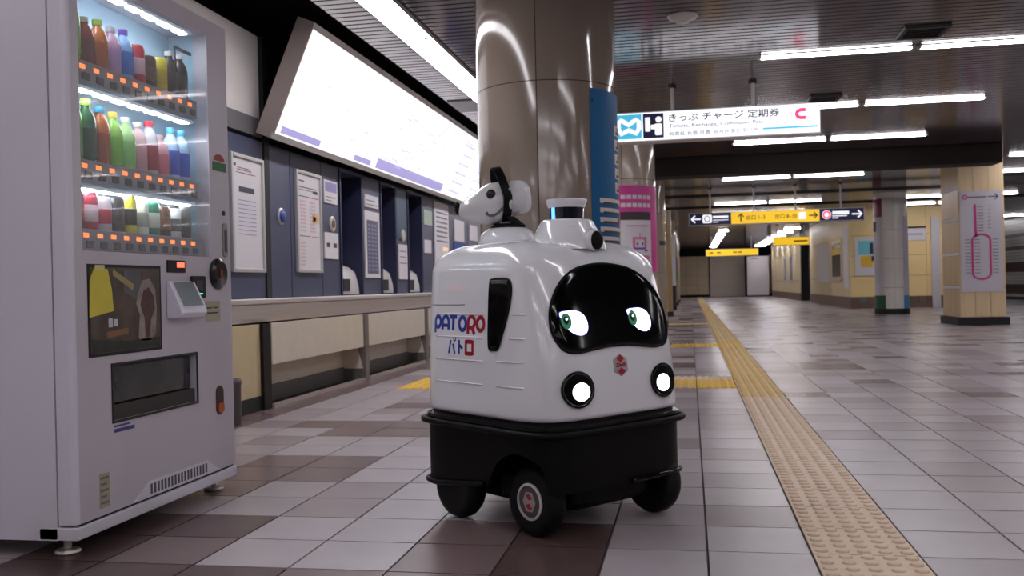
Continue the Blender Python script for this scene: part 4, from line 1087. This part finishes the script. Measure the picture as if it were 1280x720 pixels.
rows = [
    [('b', .21, G, (120, 190, 60), (210, 214, 200), 'green'), ('b', .15, (136, 40, 34), (110, 30, 30), (200, 190, 180), 'dark red'), ('b', .16, (190, 110, 40), (170, 90, 30), (150, 190, 60), 'amber'), ('b', .155, (196, 160, 190), (170, 140, 190), (190, 180, 200), 'pale violet'), ('b', .165, (140, 180, 226), (50, 110, 196), (110, 70, 180), 'blue and white'),
     ('c', .135, (190, 48, 66), (214, 180, 188), None, 'red and white'), ('c', .115, (60, 42, 36), (90, 66, 52), None, 'dark brown'), ('c', .125, (212, 196, 50), (196, 176, 30), None, 'yellow'), ('b', .16, (52, 44, 42), (40, 34, 34), (206, 200, 196), 'black with white neck'), ('b', .165, (48, 40, 40), (34, 30, 32), (210, 204, 200), 'black with white cap')],
    [('b', .20, G, (66, 150, 44), (216, 220, 210), 'bright green'), ('b', .195, DG, (22, 74, 46), (160, 200, 80), 'dark green'), ('b', .185, (176, 92, 44), (150, 70, 36), (70, 160, 206), 'orange brown with blue cap'), ('b', .18, LG, (120, 190, 66), (224, 200, 90), 'light green with yellow cap'), ('b', .175, (176, 216, 150), (130, 200, 110), (220, 224, 220), 'pale green'),
     ('b', .17, (214, 178, 184), (200, 150, 160), (220, 214, 216), 'pale pink'), ('b', .185, (206, 206, 214), (150, 34, 52), (210, 50, 70), 'white with red label and red cap'), ('b', .15, (220, 170, 180), (204, 110, 130), (214, 190, 194), 'rose'), ('b', .185, (170, 206, 236), (40, 80, 190), (80, 170, 224), 'clear water with blue label'), ('b', .185, (176, 210, 238), (52, 92, 200), (90, 176, 226), 'clear water with pale blue cap')],
    [('c', .125, (60, 30, 36), (176, 34, 54), None, 'dark red'), ('c', .125, (170, 34, 60), (206, 190, 196), None, 'crimson'), ('c', .115, (196, 190, 200), (176, 40, 60), None, 'white with red spot'), ('c', .125, (44, 44, 46), (66, 66, 66), None, 'black'), ('c', .13, (206, 196, 44), (30, 30, 30), None, 'yellow with black band'),
     ('c', .12, (208, 210, 200), (150, 160, 150), None, 'white with grey band'), ('c', .125, (34, 116, 88), (200, 206, 196), None, 'green and white'), ('c', .115, (84, 54, 32), (120, 82, 48), None, 'brown'), ('c', .11, (200, 206, 206), (60, 64, 60), None, 'white with dark band'), ('c', .125, (56, 58, 54), (36, 38, 36), None, 'dark grey')]]
for k, row in enumerate(rows):
    zb = STR[k] + 0.0222
    for j, (kd, hg, a, b_, c_, desc) in enumerate(row):
        y = 2.72 + j * 0.0735
        lab = '%s %s, %s from left on the %s vending shelf' % (desc, 'bottle' if kd == 'b' else 'can', places[j], shelf_name[k])
        if kd == 'b': bottle(y, zb, hg * 1.12, 0.0325, a, b_, c_, lab)
        else: can(y, zb, hg * 1.08, 0.032, a, b_, lab)

# ================================================================== THE PATROL ROBOT
m_rw = M('robot_white', (224, 223, 228), 0.16, coat=0.5)
m_rb = M('robot_black', (4, 4, 5), 0.10, spec=0.28)
m_rk = M('robot_black_matte', (4, 4, 4), 0.5, spec=0.16)
m_tyre = M('tyre_rubber', (6, 6, 7), 0.6, spec=0.25, bump=0.2, scale=60)
m_blue = M('robot_blue', (30, 60, 150), 0.3)
m_red = M('robot_red', (160, 24, 44), 0.3)
RO, RH = (-0.483, 3.349, 0.0), math.radians(-39.5)
rb = thing('patrol_robot', 'white three-eyed-height patrol robot with black panda face and glowing eyes on wheels', 'robot', RO, RH, world=False)
rb['label'] = 'white patrol robot with black face visor, glowing eyes and black wheeled base'
RN, Z0, Z1, ZT = 5.8, 0.372, 0.86, 0.955
def rdims(z):
    t = min(max((z - 0.36) / 0.5, 0), 1.2)
    aF, aR, b = 0.338 - 0.09 * t ** 1.95, 0.375 - 0.003 * t, 0.342 - 0.024 * t ** 1.95
    if z > Z1:
        u = min((z - Z1) / (ZT - Z1), 1); s_ = 0.12 * (1 - math.sqrt(max(0, 1 - u * u)))
        aF -= s_; aR -= s_; b -= s_
    return aF, aR, b
def sgn(v, p): return math.copysign(abs(v) ** p, v)
def ring(aF, aR, b, z, n=112, N=RN):
    out = []
    for i in range(n):
        t = 2 * math.pi * i / n
        # even spacing along the outline: warp the angle towards the corners
        c, s_ = math.cos(t), math.sin(t)
        k = (abs(c) ** N + abs(s_) ** N) ** (-1 / N)
        x, y = c * k, s_ * k
        out.append((x * (aF if x > 0 else aR), y * b, z))
    return out
def loft(rings, cap0=True, cap1=True):
    mb = MB(); n = len(rings[0]); vs = [p for r_ in rings for p in r_]; fs = []
    for k in range(len(rings) - 1):
        for i in range(n):
            j = (i + 1) % n; fs.append((k * n + i, k * n + j, (k + 1) * n + j, (k + 1) * n + i))
    if cap0: fs.append(tuple(range(n - 1, -1, -1)))
    if cap1: fs.append(tuple((len(rings) - 1) * n + i for i in range(n)))
    return mb.add(vs, fs)
def shrunk(z, d, zz=None):
    a, r_, b = rdims(z); return ring(a - d, r_ - d, b - d, zz if zz is not None else z)
rings = [shrunk(Z0, 0.02, Z0), shrunk(Z0 + 0.004, 0.007), shrunk(Z0 + 0.012, 0.001)]
for i in range(16): rings.append(shrunk(Z0 + 0.02 + i * (Z1 - Z0 - 0.02) / 15, 0))
for i in range(1, 15):
    rings.append(shrunk(Z1 + (ZT - Z1) * math.sin(math.radians(90 * i / 14)), 0))
a_, r_, b_ = rdims(ZT)
for q in (0.9, 0.75, 0.55, 0.35, 0.15): rings.append(ring(a_ * q, r_ * q, b_ * q, ZT + 0.018 * (1 - q * q)))
loft(rings).build('body_shell', m_rw, rb, smooth=True)

def front_pt(y, z, off=0.0):
    a, r_, b = rdims(z)
    yy = min(abs(y) / b, 0.9999)
    x = a * (1 - yy ** RN) ** (1 / RN)
    # outward normal of the level curve in plan, plus a little pitch
    nx = (x / a) ** (RN - 1) / a; ny = math.copysign(yy ** (RN - 1) / b, y)
    l = math.hypot(nx, ny); nx, ny = nx / l, ny / l
    return (x + nx * off, y + ny * off, z + off * 0.2)
def side_pt(x, z, off=0.0):
    a, r_, b = rdims(z); a = a if x > 0 else r_
    y = b * (1 - min(abs(x) / a, 0.9999) ** RN) ** (1 / RN)
    return (x, -y - off, z)

def patch(outline, fn, off, rim=0.012, rings_=9, inner=0.0):
    """closed 2-D outline mapped onto a curved face; concentric rings to the middle."""
    cx = sum(p[0] for p in outline) / len(outline); cy = sum(p[1] for p in outline) / len(outline)
    n = len(outline); vs = []; fs = []
    prof = [(1.0, -0.004), (1.0, off * 0.5), (0.985, off)] + [(1 - i / rings_, off) for i in range(1, rings_)]
    for s_, o_ in prof:
        for (a, b) in outline: vs.append(fn(cx + (a - cx) * s_, cy + (b - cy) * s_, o_))
    for k in range(len(prof) - 1):
        for i in range(n):
            j = (i + 1) % n; fs.append((k * n + i, k * n + j, (k + 1) * n + j, (k + 1) * n + i))
    vs.append(fn(cx, cy, off)); m_ = len(vs) - 1; k = len(prof) - 1
    for i in range(n): fs.append((k * n + i, k * n + (i + 1) % n, m_))
    return MB().add(vs, fs)
def smooth_closed(pts, sub=6):
    out = []; n = len(pts)
    for i in range(n):
        p0, p1, p2, p3 = pts[i - 1], pts[i], pts[(i + 1) % n], pts[(i + 2) % n]
        for k in range(sub):
            t = k / sub
            out.append(tuple(0.5 * ((2 * p1[d]) + (-p0[d] + p2[d]) * t + (2 * p0[d] - 5 * p1[d] + 4 * p2[d] - p3[d]) * t * t + (-p0[d] + 3 * p1[d] - 3 * p2[d] + p3[d]) * t ** 3) for d in (0, 1)))
    return out
# visor: bean shape, symmetric about y = 0 (local y grows to the robot's left, far side)
half = [(0.0, 0.872), (0.075, 0.866), (0.14, 0.850), (0.20, 0.815), (0.243, 0.765), (0.266, 0.705), (0.265, 0.645), (0.238, 0.600), (0.19, 0.588), (0.12, 0.594), (0.055, 0.601)]
vis = half + [(0.0, 0.602)] + [(-a, b) for a, b in half[:0:-1]]
vo = smooth_closed(vis, 6)
visor = patch(vo[::-1], front_pt, 0.006).build('face_visor', m_rb, rb, smooth=True)
edge = [front_pt(a, b, 0.004) for a, b in vo]
MB().tube(edge, 0.0045, 8, True).build('visor_rim', m_rk, visor, smooth=True)
m_eye = tube_material('eye_glow', 3.0, (0.93, 0.95, 1.0))
m_iris = tube_material('eye_iris', 0.16, lin((62, 140, 104)))
m_pupil = M('eye_pupil', (8, 14, 12), 0.3)
m_halo = tube_material('eye_halo', 0.2, lin((70, 60, 190)))
for cy, w_, nm in ((-0.180, 1.0, 'near'), (0.120, 1.0, 'far')):
    # looking towards the robot's right: flat cut on the inner upper side
    e = [(-0.052, 0.034), (-0.02, 0.038), (0.018, 0.036), (0.042, 0.022), (0.052, -0.004), (0.046, -0.028), (0.026, -0.040), (0.0, -0.038), (-0.024, -0.026), (-0.044, -0.004), (-0.053, 0.018)]
    eo = [(cy + a * w_, 0.682 + b) for a, b in smooth_closed(e, 4)]
    ho = [(cy + a * 1.07 * w_, 0.682 + b * 1.07) for a, b in smooth_closed(e, 4)]
    patch(ho[::1] if False else ho[::-1][::-1], front_pt, 0.0066, rings_=4).build('eye_halo', m_halo, visor, smooth=False)
    eye = patch(eo, front_pt, 0.0074, rings_=4).build('eye', m_eye, visor)
    patch([(cy - 0.034 + a, 0.688 + b) for a, b in arc(0, 0, 0.020, 0, 345, 20, 0.026)], front_pt, 0.0084, rings_=3).build('iris', m_iris, visor)
    patch([(cy - 0.036 + a, 0.690 + b) for a, b in arc(0, 0, 0.010, 0, 340, 16, 0.013)], front_pt, 0.0094, rings_=3).build('pupil', m_pupil, visor)
    patch([(cy - 0.034 + a, 0.694 + b) for a, b in arc(0, 0, 0.0035, 0, 330, 10, 0.0035)], front_pt, 0.0104, rings_=2).build('glint', m_eye, visor)
for cy in (-0.07, 0.06):
    patch([(cy + a, 0.80 + b) for a, b in rrect(-0.028, -0.02, 0.028, 0.02, 0.004)], front_pt, 0.0064, rings_=3).build('camera_window', m_rb, visor)
# headlights
m_lamp = tube_material('headlamp_glow', 4.0, (1.0, 0.985, 0.98))
for cy in (-0.2, 0.2):
    hl = patch([(cy + a, 0.472 + b) for a, b in arc(0, 0, 0.062, 0, 350, 34, 0.056)], front_pt, 0.008, rings_=6).build('headlight', m_rb, rb, smooth=True)
    MB().tube([front_pt(cy + a, 0.472 + b, 0.006) for a, b in arc(0, 0, 0.060, 0, 350, 34, 0.054)], 0.005, 8, True).build('bezel', m_rb, hl, smooth=True)
    cl = cy + (0.008 if cy < 0 else -0.006)
    patch([(cl + a, 0.464 + b) for a, b in arc(0, 0, 0.034, 0, 345, 24, 0.029)], front_pt, 0.0105, rings_=4).build('lamp', m_lamp, hl)
    MB().tube([front_pt(cl + a, 0.464 + b, 0.0112) for a, b in arc(0, 0, 0.012, 20, 200, 10, 0.012)], 0.0012, 6).build('bulb_ring', m_frame, hl)
# emblem: hexagon plate with two red lozenges and letters
em = patch([(a, 0.537 + b) for a, b in ((0.0, -0.037), (0.032, -0.02), (0.032, 0.02), (0.0, 0.037), (-0.032, 0.02), (-0.032, -0.02))], front_pt, 0.002, rings_=4).build('emblem', M('emblem_silver', (176, 168, 168), 0.35, 0.3), rb)
def on_front(polys, off, name, mat, par):
    mb = MB()
    for p in polys:
        mb.add([front_pt(a, b, off) for a, b in p], [tuple(range(len(p)))])
    return mb.build(name, mat, par)
for dz in (0.021, -0.021):
    on_front([[(-0.019, 0.537 + dz), (0, 0.524 + dz), (0.019, 0.537 + dz), (0, 0.550 + dz)]], 0.0034, 'lozenge', m_red, em)
for s_, y0 in (('Z', -0.026), ('M', -0.009), ('P', 0.011)):
    lettering('emblem_letter', s_, m_red, em, None, None, None, 0.015 if s_ != 'M' else 0.018, 0.0135, 0.03, warp=lambda a, b, y0=y0: front_pt(y0 + a, 0.5305 + b, 0.0034))

# side decoration (near side, local -y): text, grooves, vent window
def on_side(polys, off, name, mat, par, thick=0.0):
    mb = MB()
    for p in polys: mb.add([side_pt(a, b, off) for a, b in p], [tuple(range(len(p)))])
    return mb.build(name, mat, par)
LW = 0.0142
def letter_shapes(ch):
    r_ = 0.0185; b0, t0 = 0.0, 0.050
    if ch == 'P': return [ribbon([(0.006, -0.012), (0.006, 0.03)] + arc(0.0245, 0.026, 0.0185, 170, -170, 18), LW)]
    if ch == 'A': return [ribbon([(0.006, 0.0), (0.006, 0.026)] + arc(0.0245, 0.026, 0.0185, 180, 0, 12) + [(0.043, 0.0)], LW), ribbon([(0.006, 0.014), (0.043, 0.014)], LW * 0.85)]
    if ch == 'T': return [ribbon([(0.0, 0.044), (0.042, 0.044)], LW), ribbon([(0.021, 0.044), (0.021, -0.002)], LW)]
    if ch == 'O': return [ribbon(arc(0.0245, 0.021, 0.0185, 0, 345, 22, 0.022), LW, True)]
    if ch == 'R': return [ribbon([(0.006, -0.014), (0.006, 0.03)] + arc(0.0245, 0.027, 0.0185, 170, -60, 14) + [(0.028, 0.008), (0.042, -0.014)], LW), ribbon([(0.008, 0.008), (0.03, 0.008)], LW * 0.85)]
x_ = -0.262
for ch, mt in (('P', m_blue), ('A', m_blue), ('T', m_blue), ('O', m_blue), ('R', m_red), ('O', m_red)):
    polys = [[(x_ + a, 0.660 + b) for a, b in q] for part_ in letter_shapes(ch) for q in part_]
    on_side(polys, 0.0008, 'name_letter', mt, rb)
    x_ += 0.0495
kx, kz = -0.168, 0.578
kat = [('katakana_letter', m_blue, ribbon([(0.014, 0.046), (0.002, 0.0)], 0.009) + ribbon([(0.026, 0.034), (0.038, 0.0)], 0.009) + ribbon(arc(0.036, 0.050, 0.0065, 0, 330, 12), 0.0045, True)),
       ('katakana_letter', m_blue, ribbon([(0.062, 0.048), (0.062, 0.0)], 0.0095) + ribbon([(0.064, 0.03), (0.082, 0.018)], 0.0105)),
       ('katakana_letter', m_red, ribbon([(0.1, 0.043), (0.137, 0.043)], 0.0135) + ribbon([(0.1, 0.003), (0.137, 0.003)], 0.0135) + ribbon([(0.1, 0.048), (0.1, -0.002)], 0.0125) + ribbon([(0.137, 0.048), (0.137, -0.002)], 0.0125))]
for nm, mt, q in kat: on_side([[(kx + a, kz + b) for a, b in p] for p in q], 0.0008, nm, mt, rb)
m_groove = M('panel_line', (120, 118, 122), 0.4)
for (x0, x1, z) in ((-0.255, 0.03, 0.713), (-0.25, 0.025, 0.636), (-0.25, 0.025, 0.558), (-0.25, 0.025, 0.481), (0.095, 0.225, 0.561), (0.17, 0.225, 0.713), (0.16, 0.225, 0.636), (0.095, 0.225, 0.481)):
    pts = [side_pt(x0 + (x1 - x0) * i / 10, z, 0.0) for i in range(11)]
    MB().tube(pts, 0.0028, 6).build('side_rib', m_rw, rb, smooth=True)
MB().tube([side_pt(-0.36 + 0.28 * i / 10, 0.745, 0.0) for i in range(11)], 0.0016, 6).build('seam_line', m_groove, rb)
vent = [(0.062, 0.60), (0.082, 0.597), (0.105, 0.601), (0.122, 0.635), (0.15, 0.71), (0.163, 0.775), (0.158, 0.815), (0.14, 0.828), (0.10, 0.830), (0.065, 0.828), (0.055, 0.815), (0.055, 0.72), (0.056, 0.63)]
vw = patch(smooth_closed(vent, 4), side_pt, 0.004, rings_=6).build('side_window', m_rb, rb, smooth=True)
MB().tube([side_pt(a, b, 0.003) for a, b in smooth_closed(vent, 4)], 0.003, 6, True).build('window_rim', m_rk, vw, smooth=True)

# roof: lidar tower and black sensor
lt = MB().lathe([(0.135, 0.925), (0.128, 0.958), (0.112, 0.985), (0.092, 1.022), (0.084, 1.030), (0.0, 1.032)], 40, (0.085, 0.0, 0.0)).build('lidar_base', m_rw, rb, auto=50)
MB().lathe([(0.0878, 1.014), (0.0895, 1.016), (0.0878, 1.019)], 40, (0.085, 0, 0)).build('base_seam', m_rk, lt)
MB().lathe([(0.060, 1.030), (0.060, 1.076), (0.0, 1.077)], 40, (0.085, 0, 0)).build('lidar_window', M('lidar_glass', (10, 14, 34), 0.06, coat=0.6), lt, auto=40)
MB().lathe([(0.064, 1.072), (0.072, 1.096), (0.071, 1.101), (0.06, 1.103), (0.0, 1.104)], 40, (0.085, 0, 0)).build('lidar_cap', m_rw, lt, auto=50)
shell(0.085, 0, 0.0602, 0.0612, -62 - 39, -50 - 39 + 4, 1.031, 1.075, 6).build('blue_light', tube_material('lidar_blue', 1.6, (0.08, 0.28, 1.0)), lt)
shell(0.085, 0, 0.0885, 0.0905, -120, -88, 1.0135, 1.0195, 8).build('violet_light', tube_material('lidar_violet', 1.3, (0.3, 0.16, 1.0)), lt)
for k in range(3):
    a = math.radians(-40 + k * 6.5)
    MB().cyl((0.085 + 0.099 * math.cos(a), 0.099 * math.sin(a), 1.0), (0.085 + 0.103 * math.cos(a), 0.103 * math.sin(a), 1.0), 0.0025, n=8).build('microphone_hole', m_rk, lt)
MB().ell((0.225, 0.005, 0.953), 0.02, 0.026, 0.032).build('front_sensor', m_rk, rb, smooth=True)
MB().lathe([(0.04, 0.0), (0.034, 0.02), (0.028, 0.024), (0, 0.025)], 24, (0.2, 0.005, 0.955), 'x').build('sensor_mount', m_rw, rb, smooth=True)

# base: rim, skirt with wheel arches, chassis
def rect_ring(aF, aR, b, z, N=7.0): return ring(aF, aR, b, z, 128, N)
loft([rect_ring(0.30, 0.34, 0.305, 0.325), rect_ring(0.338, 0.378, 0.343, 0.345), rect_ring(0.338, 0.378, 0.343, 0.360), rect_ring(0.322, 0.362, 0.325, 0.3715)]).build('base_cap', m_rb, rb, auto=50)
MB().tube([(x, y, 0.337) for x, y, z in rect_ring(0.348, 0.388, 0.353, 0)], 0.011, 10, True).build('upper_bumper', m_rk, rb, smooth=True)
def zlow(x, y):
    z = 0.150 - 0.035 * max(0, min(1, (0.05 - x) / 0.3))
    d = x - 0.19
    if abs(y) > 0.31 and abs(d) < 0.15: z = max(z, 0.12 + math.sqrt(0.0225 - d * d))
    return z
top = rect_ring(0.332, 0.372, 0.337, 0.340); n = len(top)
vs = []; fs = []
lowpts = []
for (x, y, z) in top:
    zl = zlow(x, y); lowpts.append((x, y, zl))
    for k in range(6):
        vs.append((x, y, 0.340 + (zl - 0.340) * k / 5))
for (x, y, z) in top: vs.append((x * 0.955, y * 0.955, zlow(x, y)))
for (x, y, z) in top: vs.append((x * 0.955, y * 0.955, 0.33))
for i in range(n):
    j = (i + 1) % n
    for k in range(5): fs.append((i * 6 + k, i * 6 + k + 1, j * 6 + k + 1, j * 6 + k))
    fs.append((i * 6 + 5, 6 * n + i, 6 * n + j, j * 6 + 5)); fs.append((6 * n + i, 7 * n + i, 7 * n + j, 6 * n + j))
MB().add(vs, fs).build('skirt', m_rk, rb, auto=60)
rear = [p for p in lowpts if p[0] < 0.03]
seg = sorted([(math.atan2(p[1], p[0]) % (2 * math.pi), p) for p in rear])
MB().tube([(p[0] * 1.02, p[1] * 1.02, p[2] + 0.006) for _, p in seg], 0.009, 8).build('lower_bumper', m_rk, rb, smooth=True)
fl_ = [p for p in lowpts if p[0] > 0.30 and p[1] > 0.02 and p[2] < 0.17]
seg = sorted([(math.atan2(p[1], p[0]), p) for p in fl_])
MB().tube([(p[0] * 1.02, p[1] * 1.02, p[2] + 0.004) for _, p in seg], 0.009, 8).build('lower_bumper', m_rb, rb, smooth=True)
loft([rect_ring(0.25, 0.30, 0.185, 0.07), rect_ring(0.30, 0.33, 0.20, 0.10), rect_ring(0.30, 0.34, 0.20, 0.33)]).build('chassis', m_rk, rb)  # chassis made wide and low to block light under the robot
# wheels
def wheel(cx, cy, outward, hub=True):
    r_, w_ = 0.112, 0.036
    prof = [(0.055, -w_ * 0.8), (0.085, -w_), (0.103, -w_ * 0.9), (r_, -w_ * 0.45), (r_, w_ * 0.45), (0.103, w_ * 0.9), (0.085, w_), (0.055, w_ * 0.8)]
    wh = MB().lathe(prof, 40, (cx, cy, r_), 'y').build('wheel', m_tyre, rb, auto=50)
    if not hub:
        MB().lathe([(0.056, -w_ * 0.7), (0.05, -w_ * 0.78), (0.0, -w_ * 0.78)], 30, (cx, cy, r_), 'y').build('hub_disc', m_rk, wh)
        MB().lathe([(0.056, w_ * 0.7), (0.05, w_ * 0.78), (0.0, w_ * 0.78)], 30, (cx, cy, r_), 'y').build('hub_disc', m_rk, wh)
        return wh
    so = outward
    y0 = cy + so * w_ * 0.72
    MB().lathe([(0.060, y0 - so * 0.012), (0.060, y0 + so * 0.008), (0.052, y0 + so * 0.010), (0.052, y0 - so * 0.004)], 36, (cx, 0, r_), 'y').build('rim_ring', M('rim_white', (196, 192, 192), 0.35), wh, auto=50)
    MB().lathe([(0.052, y0), (0.050, y0 + so * 0.006), (0.034, y0 + so * 0.008), (0.0, y0 + so * 0.008)], 36, (cx, 0, r_), 'y').build('hub_disc', M('hub_grey', (84, 80, 78), 0.4, 0.4), wh, auto=50)
    yy = y0 + so * 0.0085
    hexa = [(0.031 * math.cos(math.radians(60 * k + 60)), 0.036 * math.sin(math.radians(60 * k + 60))) for k in range(6)]
    MB().add([(cx + a, yy, r_ + b) for a, b in hexa], [tuple(range(6))]).build('hub_plate', M('hub_silver', (170, 160, 158), 0.35, 0.3), wh)
    for dz in (0.016, -0.016):
        MB().add([(cx + a, yy + so * 0.001, r_ + dz + b) for a, b in ((-0.017, 0.003), (0, -0.011), (0.017, -0.003), (0, 0.012))], [(0, 1, 2, 3)]).build('hub_lozenge', m_red, wh)
    return wh
wheel(0.19, -0.258, -1); wheel(-0.19, -0.28, -1, False); wheel(0.235, 0.245, 1, False); wheel(-0.19, 0.27, 1, False)
for (x, y) in ((0.19, 0), (-0.19, 0)):
    MB().cyl((x, -0.23, 0.112), (x, 0.2, 0.112), 0.018, n=12).build('axle', m_rk, rb)
MB().cyl((0.02, -0.2, 0.17), (0.02, -0.2, 0.10), 0.05, n=20).build('motor_housing', m_rk, rb, auto=40)

# ================================================================== DOG-HEAD SPRAYER ON THE ROBOT
ch, sh_ = math.cos(RH), math.sin(RH)
def r2w(x, y, z): return (RO[0] + ch * x - sh_ * y, RO[1] + sh_ * x + ch * y, z)
DB = r2w(-0.235, 0.0, 0.969)
dg = thing('dog_head_device', 'white dog-shaped device with black strap hoop mounted on the robot roof', 'device', DB, 0.0, world=False)
# local frame: origin on the roof; forward = the way the muzzle points (picture left, a little to the viewer)
MB().lathe([(0.112, -0.012), (0.112, 0.0), (0.108, 0.016), (0.097, 0.036), (0.074, 0.051), (0.05, 0.056), (0.0, 0.058)], 40).build('mount_dome', m_rw, dg, smooth=True)
MB().lathe([(0.058, 0.044), (0.066, 0.050), (0.064, 0.062), (0.05, 0.068), (0.0, 0.069)], 36).build('turntable', m_rk, dg, auto=50)
fw = math.radians(180 + 10.6 + 12)      # heading of the muzzle in the ground plane
tilt = math.radians(-8)
fd = Vector((math.cos(fw) * math.cos(tilt), math.sin(fw) * math.cos(tilt), math.sin(tilt)))
sd = Vector((-math.sin(fw), math.cos(fw), 0)); ud = fd.cross(sd)
HC = Vector((-0.043, -0.008, 0.152))         # head centre
def hp(f_, s_, u_): return HC + fd * f_ + sd * s_ + ud * u_
def head_lathe(prof, n=36):
    # prof: (forward, radius_side, radius_up, centre_up)
    mb = MB(); vs = []; fs = []
    for (f_, rs, ru, cu) in prof:
        for i in range(n):
            t = 2 * math.pi * i / n; vs.append(hp(f_, rs * math.cos(t), cu + ru * math.sin(t)))
    for k in range(len(prof) - 1):
        for i in range(n):
            j = (i + 1) % n; fs.append((k * n + i, k * n + j, (k + 1) * n + j, (k + 1) * n + i))
    fs.append(tuple(range(n - 1, -1, -1))); fs.append(tuple((len(prof) - 1) * n + i for i in range(n)))
    return mb.add(vs, fs)
head_lathe([(-0.128, 0.03, 0.03, 0.004), (-0.125, 0.052, 0.052, 0.004), (-0.114, 0.061, 0.061, 0.004), (-0.095, 0.065, 0.065, 0.004), (-0.06, 0.066, 0.066, 0.004), (-0.034, 0.066, 0.066, 0.004)]).build('rear_drum', m_white, dg, auto=50)
hd = head_lathe([(-0.0335, 0.06, 0.06, 0.004), (-0.032, 0.07, 0.072, 0.0), (-0.01, 0.073, 0.078, -0.004), (0.02, 0.071, 0.077, -0.006), (0.045, 0.064, 0.070, -0.009), (0.075, 0.054, 0.058, -0.013), (0.105, 0.042, 0.046, -0.016), (0.13, 0.030, 0.033, -0.017), (0.145, 0.018, 0.021, -0.016), (0.15, 0.006, 0.008, -0.016)]).build('dog_head', m_white, dg, smooth=True)
def blob_at(c, rx, ry, rz, ax, ay, az):
    mb = MB().ell((0, 0, 0), rx, ry, rz, 20, 12)
    mb.v = [tuple(Vector(c) + ax * x + ay * y + az * z) for x, y, z in mb.v]; return mb
blob_at(hp(0.146, 0, -0.004), 0.012, 0.017, 0.026, fd, sd, ud).build('nose', m_rk, hd, smooth=True)
# near side of the head is +sd or -sd depending on heading; pick the one facing the camera
ns = 1 if sd.dot(Vector((0.5, -3, 0))) > 0 else -1
def head_side(f_, ang, extra=0.0):
    tab = [(-0.032, 0.07, 0.072, 0.0), (-0.01, 0.073, 0.078, -0.004), (0.02, 0.071, 0.077, -0.006), (0.045, 0.064, 0.070, -0.009), (0.075, 0.054, 0.058, -0.013), (0.105, 0.042, 0.046, -0.016), (0.13, 0.030, 0.033, -0.017)]
    for p, q in zip(tab[:-1], tab[1:]):
        if p[0] <= f_ <= q[0]:
            t = (f_ - p[0]) / (q[0] - p[0]); rs, ru, cu = (p[k] + (q[k] - p[k]) * t for k in (1, 2, 3))
            return hp(f_, ns * (rs + extra) * math.cos(ang), cu + (ru + extra) * math.sin(ang))
for s_ in (1, -1):
    c = head_side(0.026, math.radians(26)); 
    if s_ == -1: c = c - sd * (2 * (c - HC).dot(sd))
    blob_at(c, 0.018, 0.009, 0.019, fd, sd, ud).build('eye', M('dog_eye', (28, 22, 22), 0.25), hd, smooth=True)
mpts = [head_side(f_, math.radians(a), 0.001) for f_, a in ((0.052, -22), (0.050, -30), (0.040, -36), (0.025, -35), (0.008, -29), (-0.008, -19), (-0.02, -16), (-0.028, -18))]
MB().tube(mpts, 0.0052, 8).build('mouth_line', M('mouth_grey', (92, 94, 92), 0.4), hd, smooth=True)
# strap hoop: flat black band standing over the head in a plane across the muzzle axis
def band(pts, wdir, w_, th, name):
    mb = MB(); vs = []; fs = []; N_ = len(pts)
    for i, p in enumerate(pts):
        d = (pts[min(i + 1, N_ - 1)] - pts[max(i - 1, 0)]).normalized(); nn = d.cross(wdir).normalized()
        for a, b in ((-1, -1), (1, -1), (1, 1), (-1, 1)): vs.append(p + wdir * (a * w_ / 2) + nn * (b * th / 2))
    for i in range(N_ - 1):
        for k in range(4): fs.append((4 * i + k, 4 * i + (k + 1) % 4, 4 * i + 4 + (k + 1) % 4, 4 * i + 4 + k))
    fs += [(3, 2, 1, 0), tuple(4 * (N_ - 1) + k for k in range(4))]
    return mb.add(vs, fs).build(name, m_rk, dg, auto=50)
lean = (fd * -0.0 + Vector((0, 0, 1))).normalized()
hoop = []
bw = fd.copy()
for i in range(25):
    t = math.radians(-66 + (312) * i / 24)
    rs, rz = 0.083, 0.096
    up = max(0, math.sin(t))
    hoop.append(HC + fd * (-0.030 + 0.030 * up) + sd * (ns * rs * math.cos(t)) + Vector((0, 0, 1)) * (0.010 + (rz + 0.022 * up) * math.sin(t)))
band(hoop, fd, 0.032, 0.006, 'strap_hoop')
for s_ in (1, -1):
    p = HC + fd * -0.04 + sd * (s_ * 0.052) + Vector((0, 0, -0.066))
    band([p, Vector((0.012 + sd.x * s_ * 0.05 - fd.x * 0.03, sd.y * s_ * 0.05 - fd.y * 0.03, 0.055))], fd, 0.03, 0.012, 'strap_foot')
q = HC + fd * -0.040 + sd * (ns * 0.0875) + Vector((0, 0, -0.022))
blob_at(q, 0.008, 0.003, 0.017, fd, sd, Vector((0, 0, 1))).build('strap_label', m_frame, dg)
blob_at(HC + fd * -0.038 + sd * (ns * 0.086) + Vector((0, 0, 0.034)), 0.006, 0.004, 0.006, fd, sd, Vector((0, 0, 1))).build('strap_rivet', m_frame, dg, smooth=True)
for f_ in (-0.055, -0.012):
    blob_at(hp(f_, ns * 0.03, 0.064), 0.003, 0.003, 0.003, fd, sd, ud).build('screw', m_rk, dg, smooth=True)
blob_at(Vector((0.0, 0.0, 0.09)) + fd * 0.01, 0.03, 0.03, 0.03, fd, sd, Vector((0, 0, 1))).build('neck_joint', m_white, dg, smooth=True)
shell(0, 0, 0.0945, 0.0965, -60, -42, 0.022, 0.032, 6).build('status_light', tube_material('dome_violet', 0.9, (0.42, 0.34, 1.0)), dg)
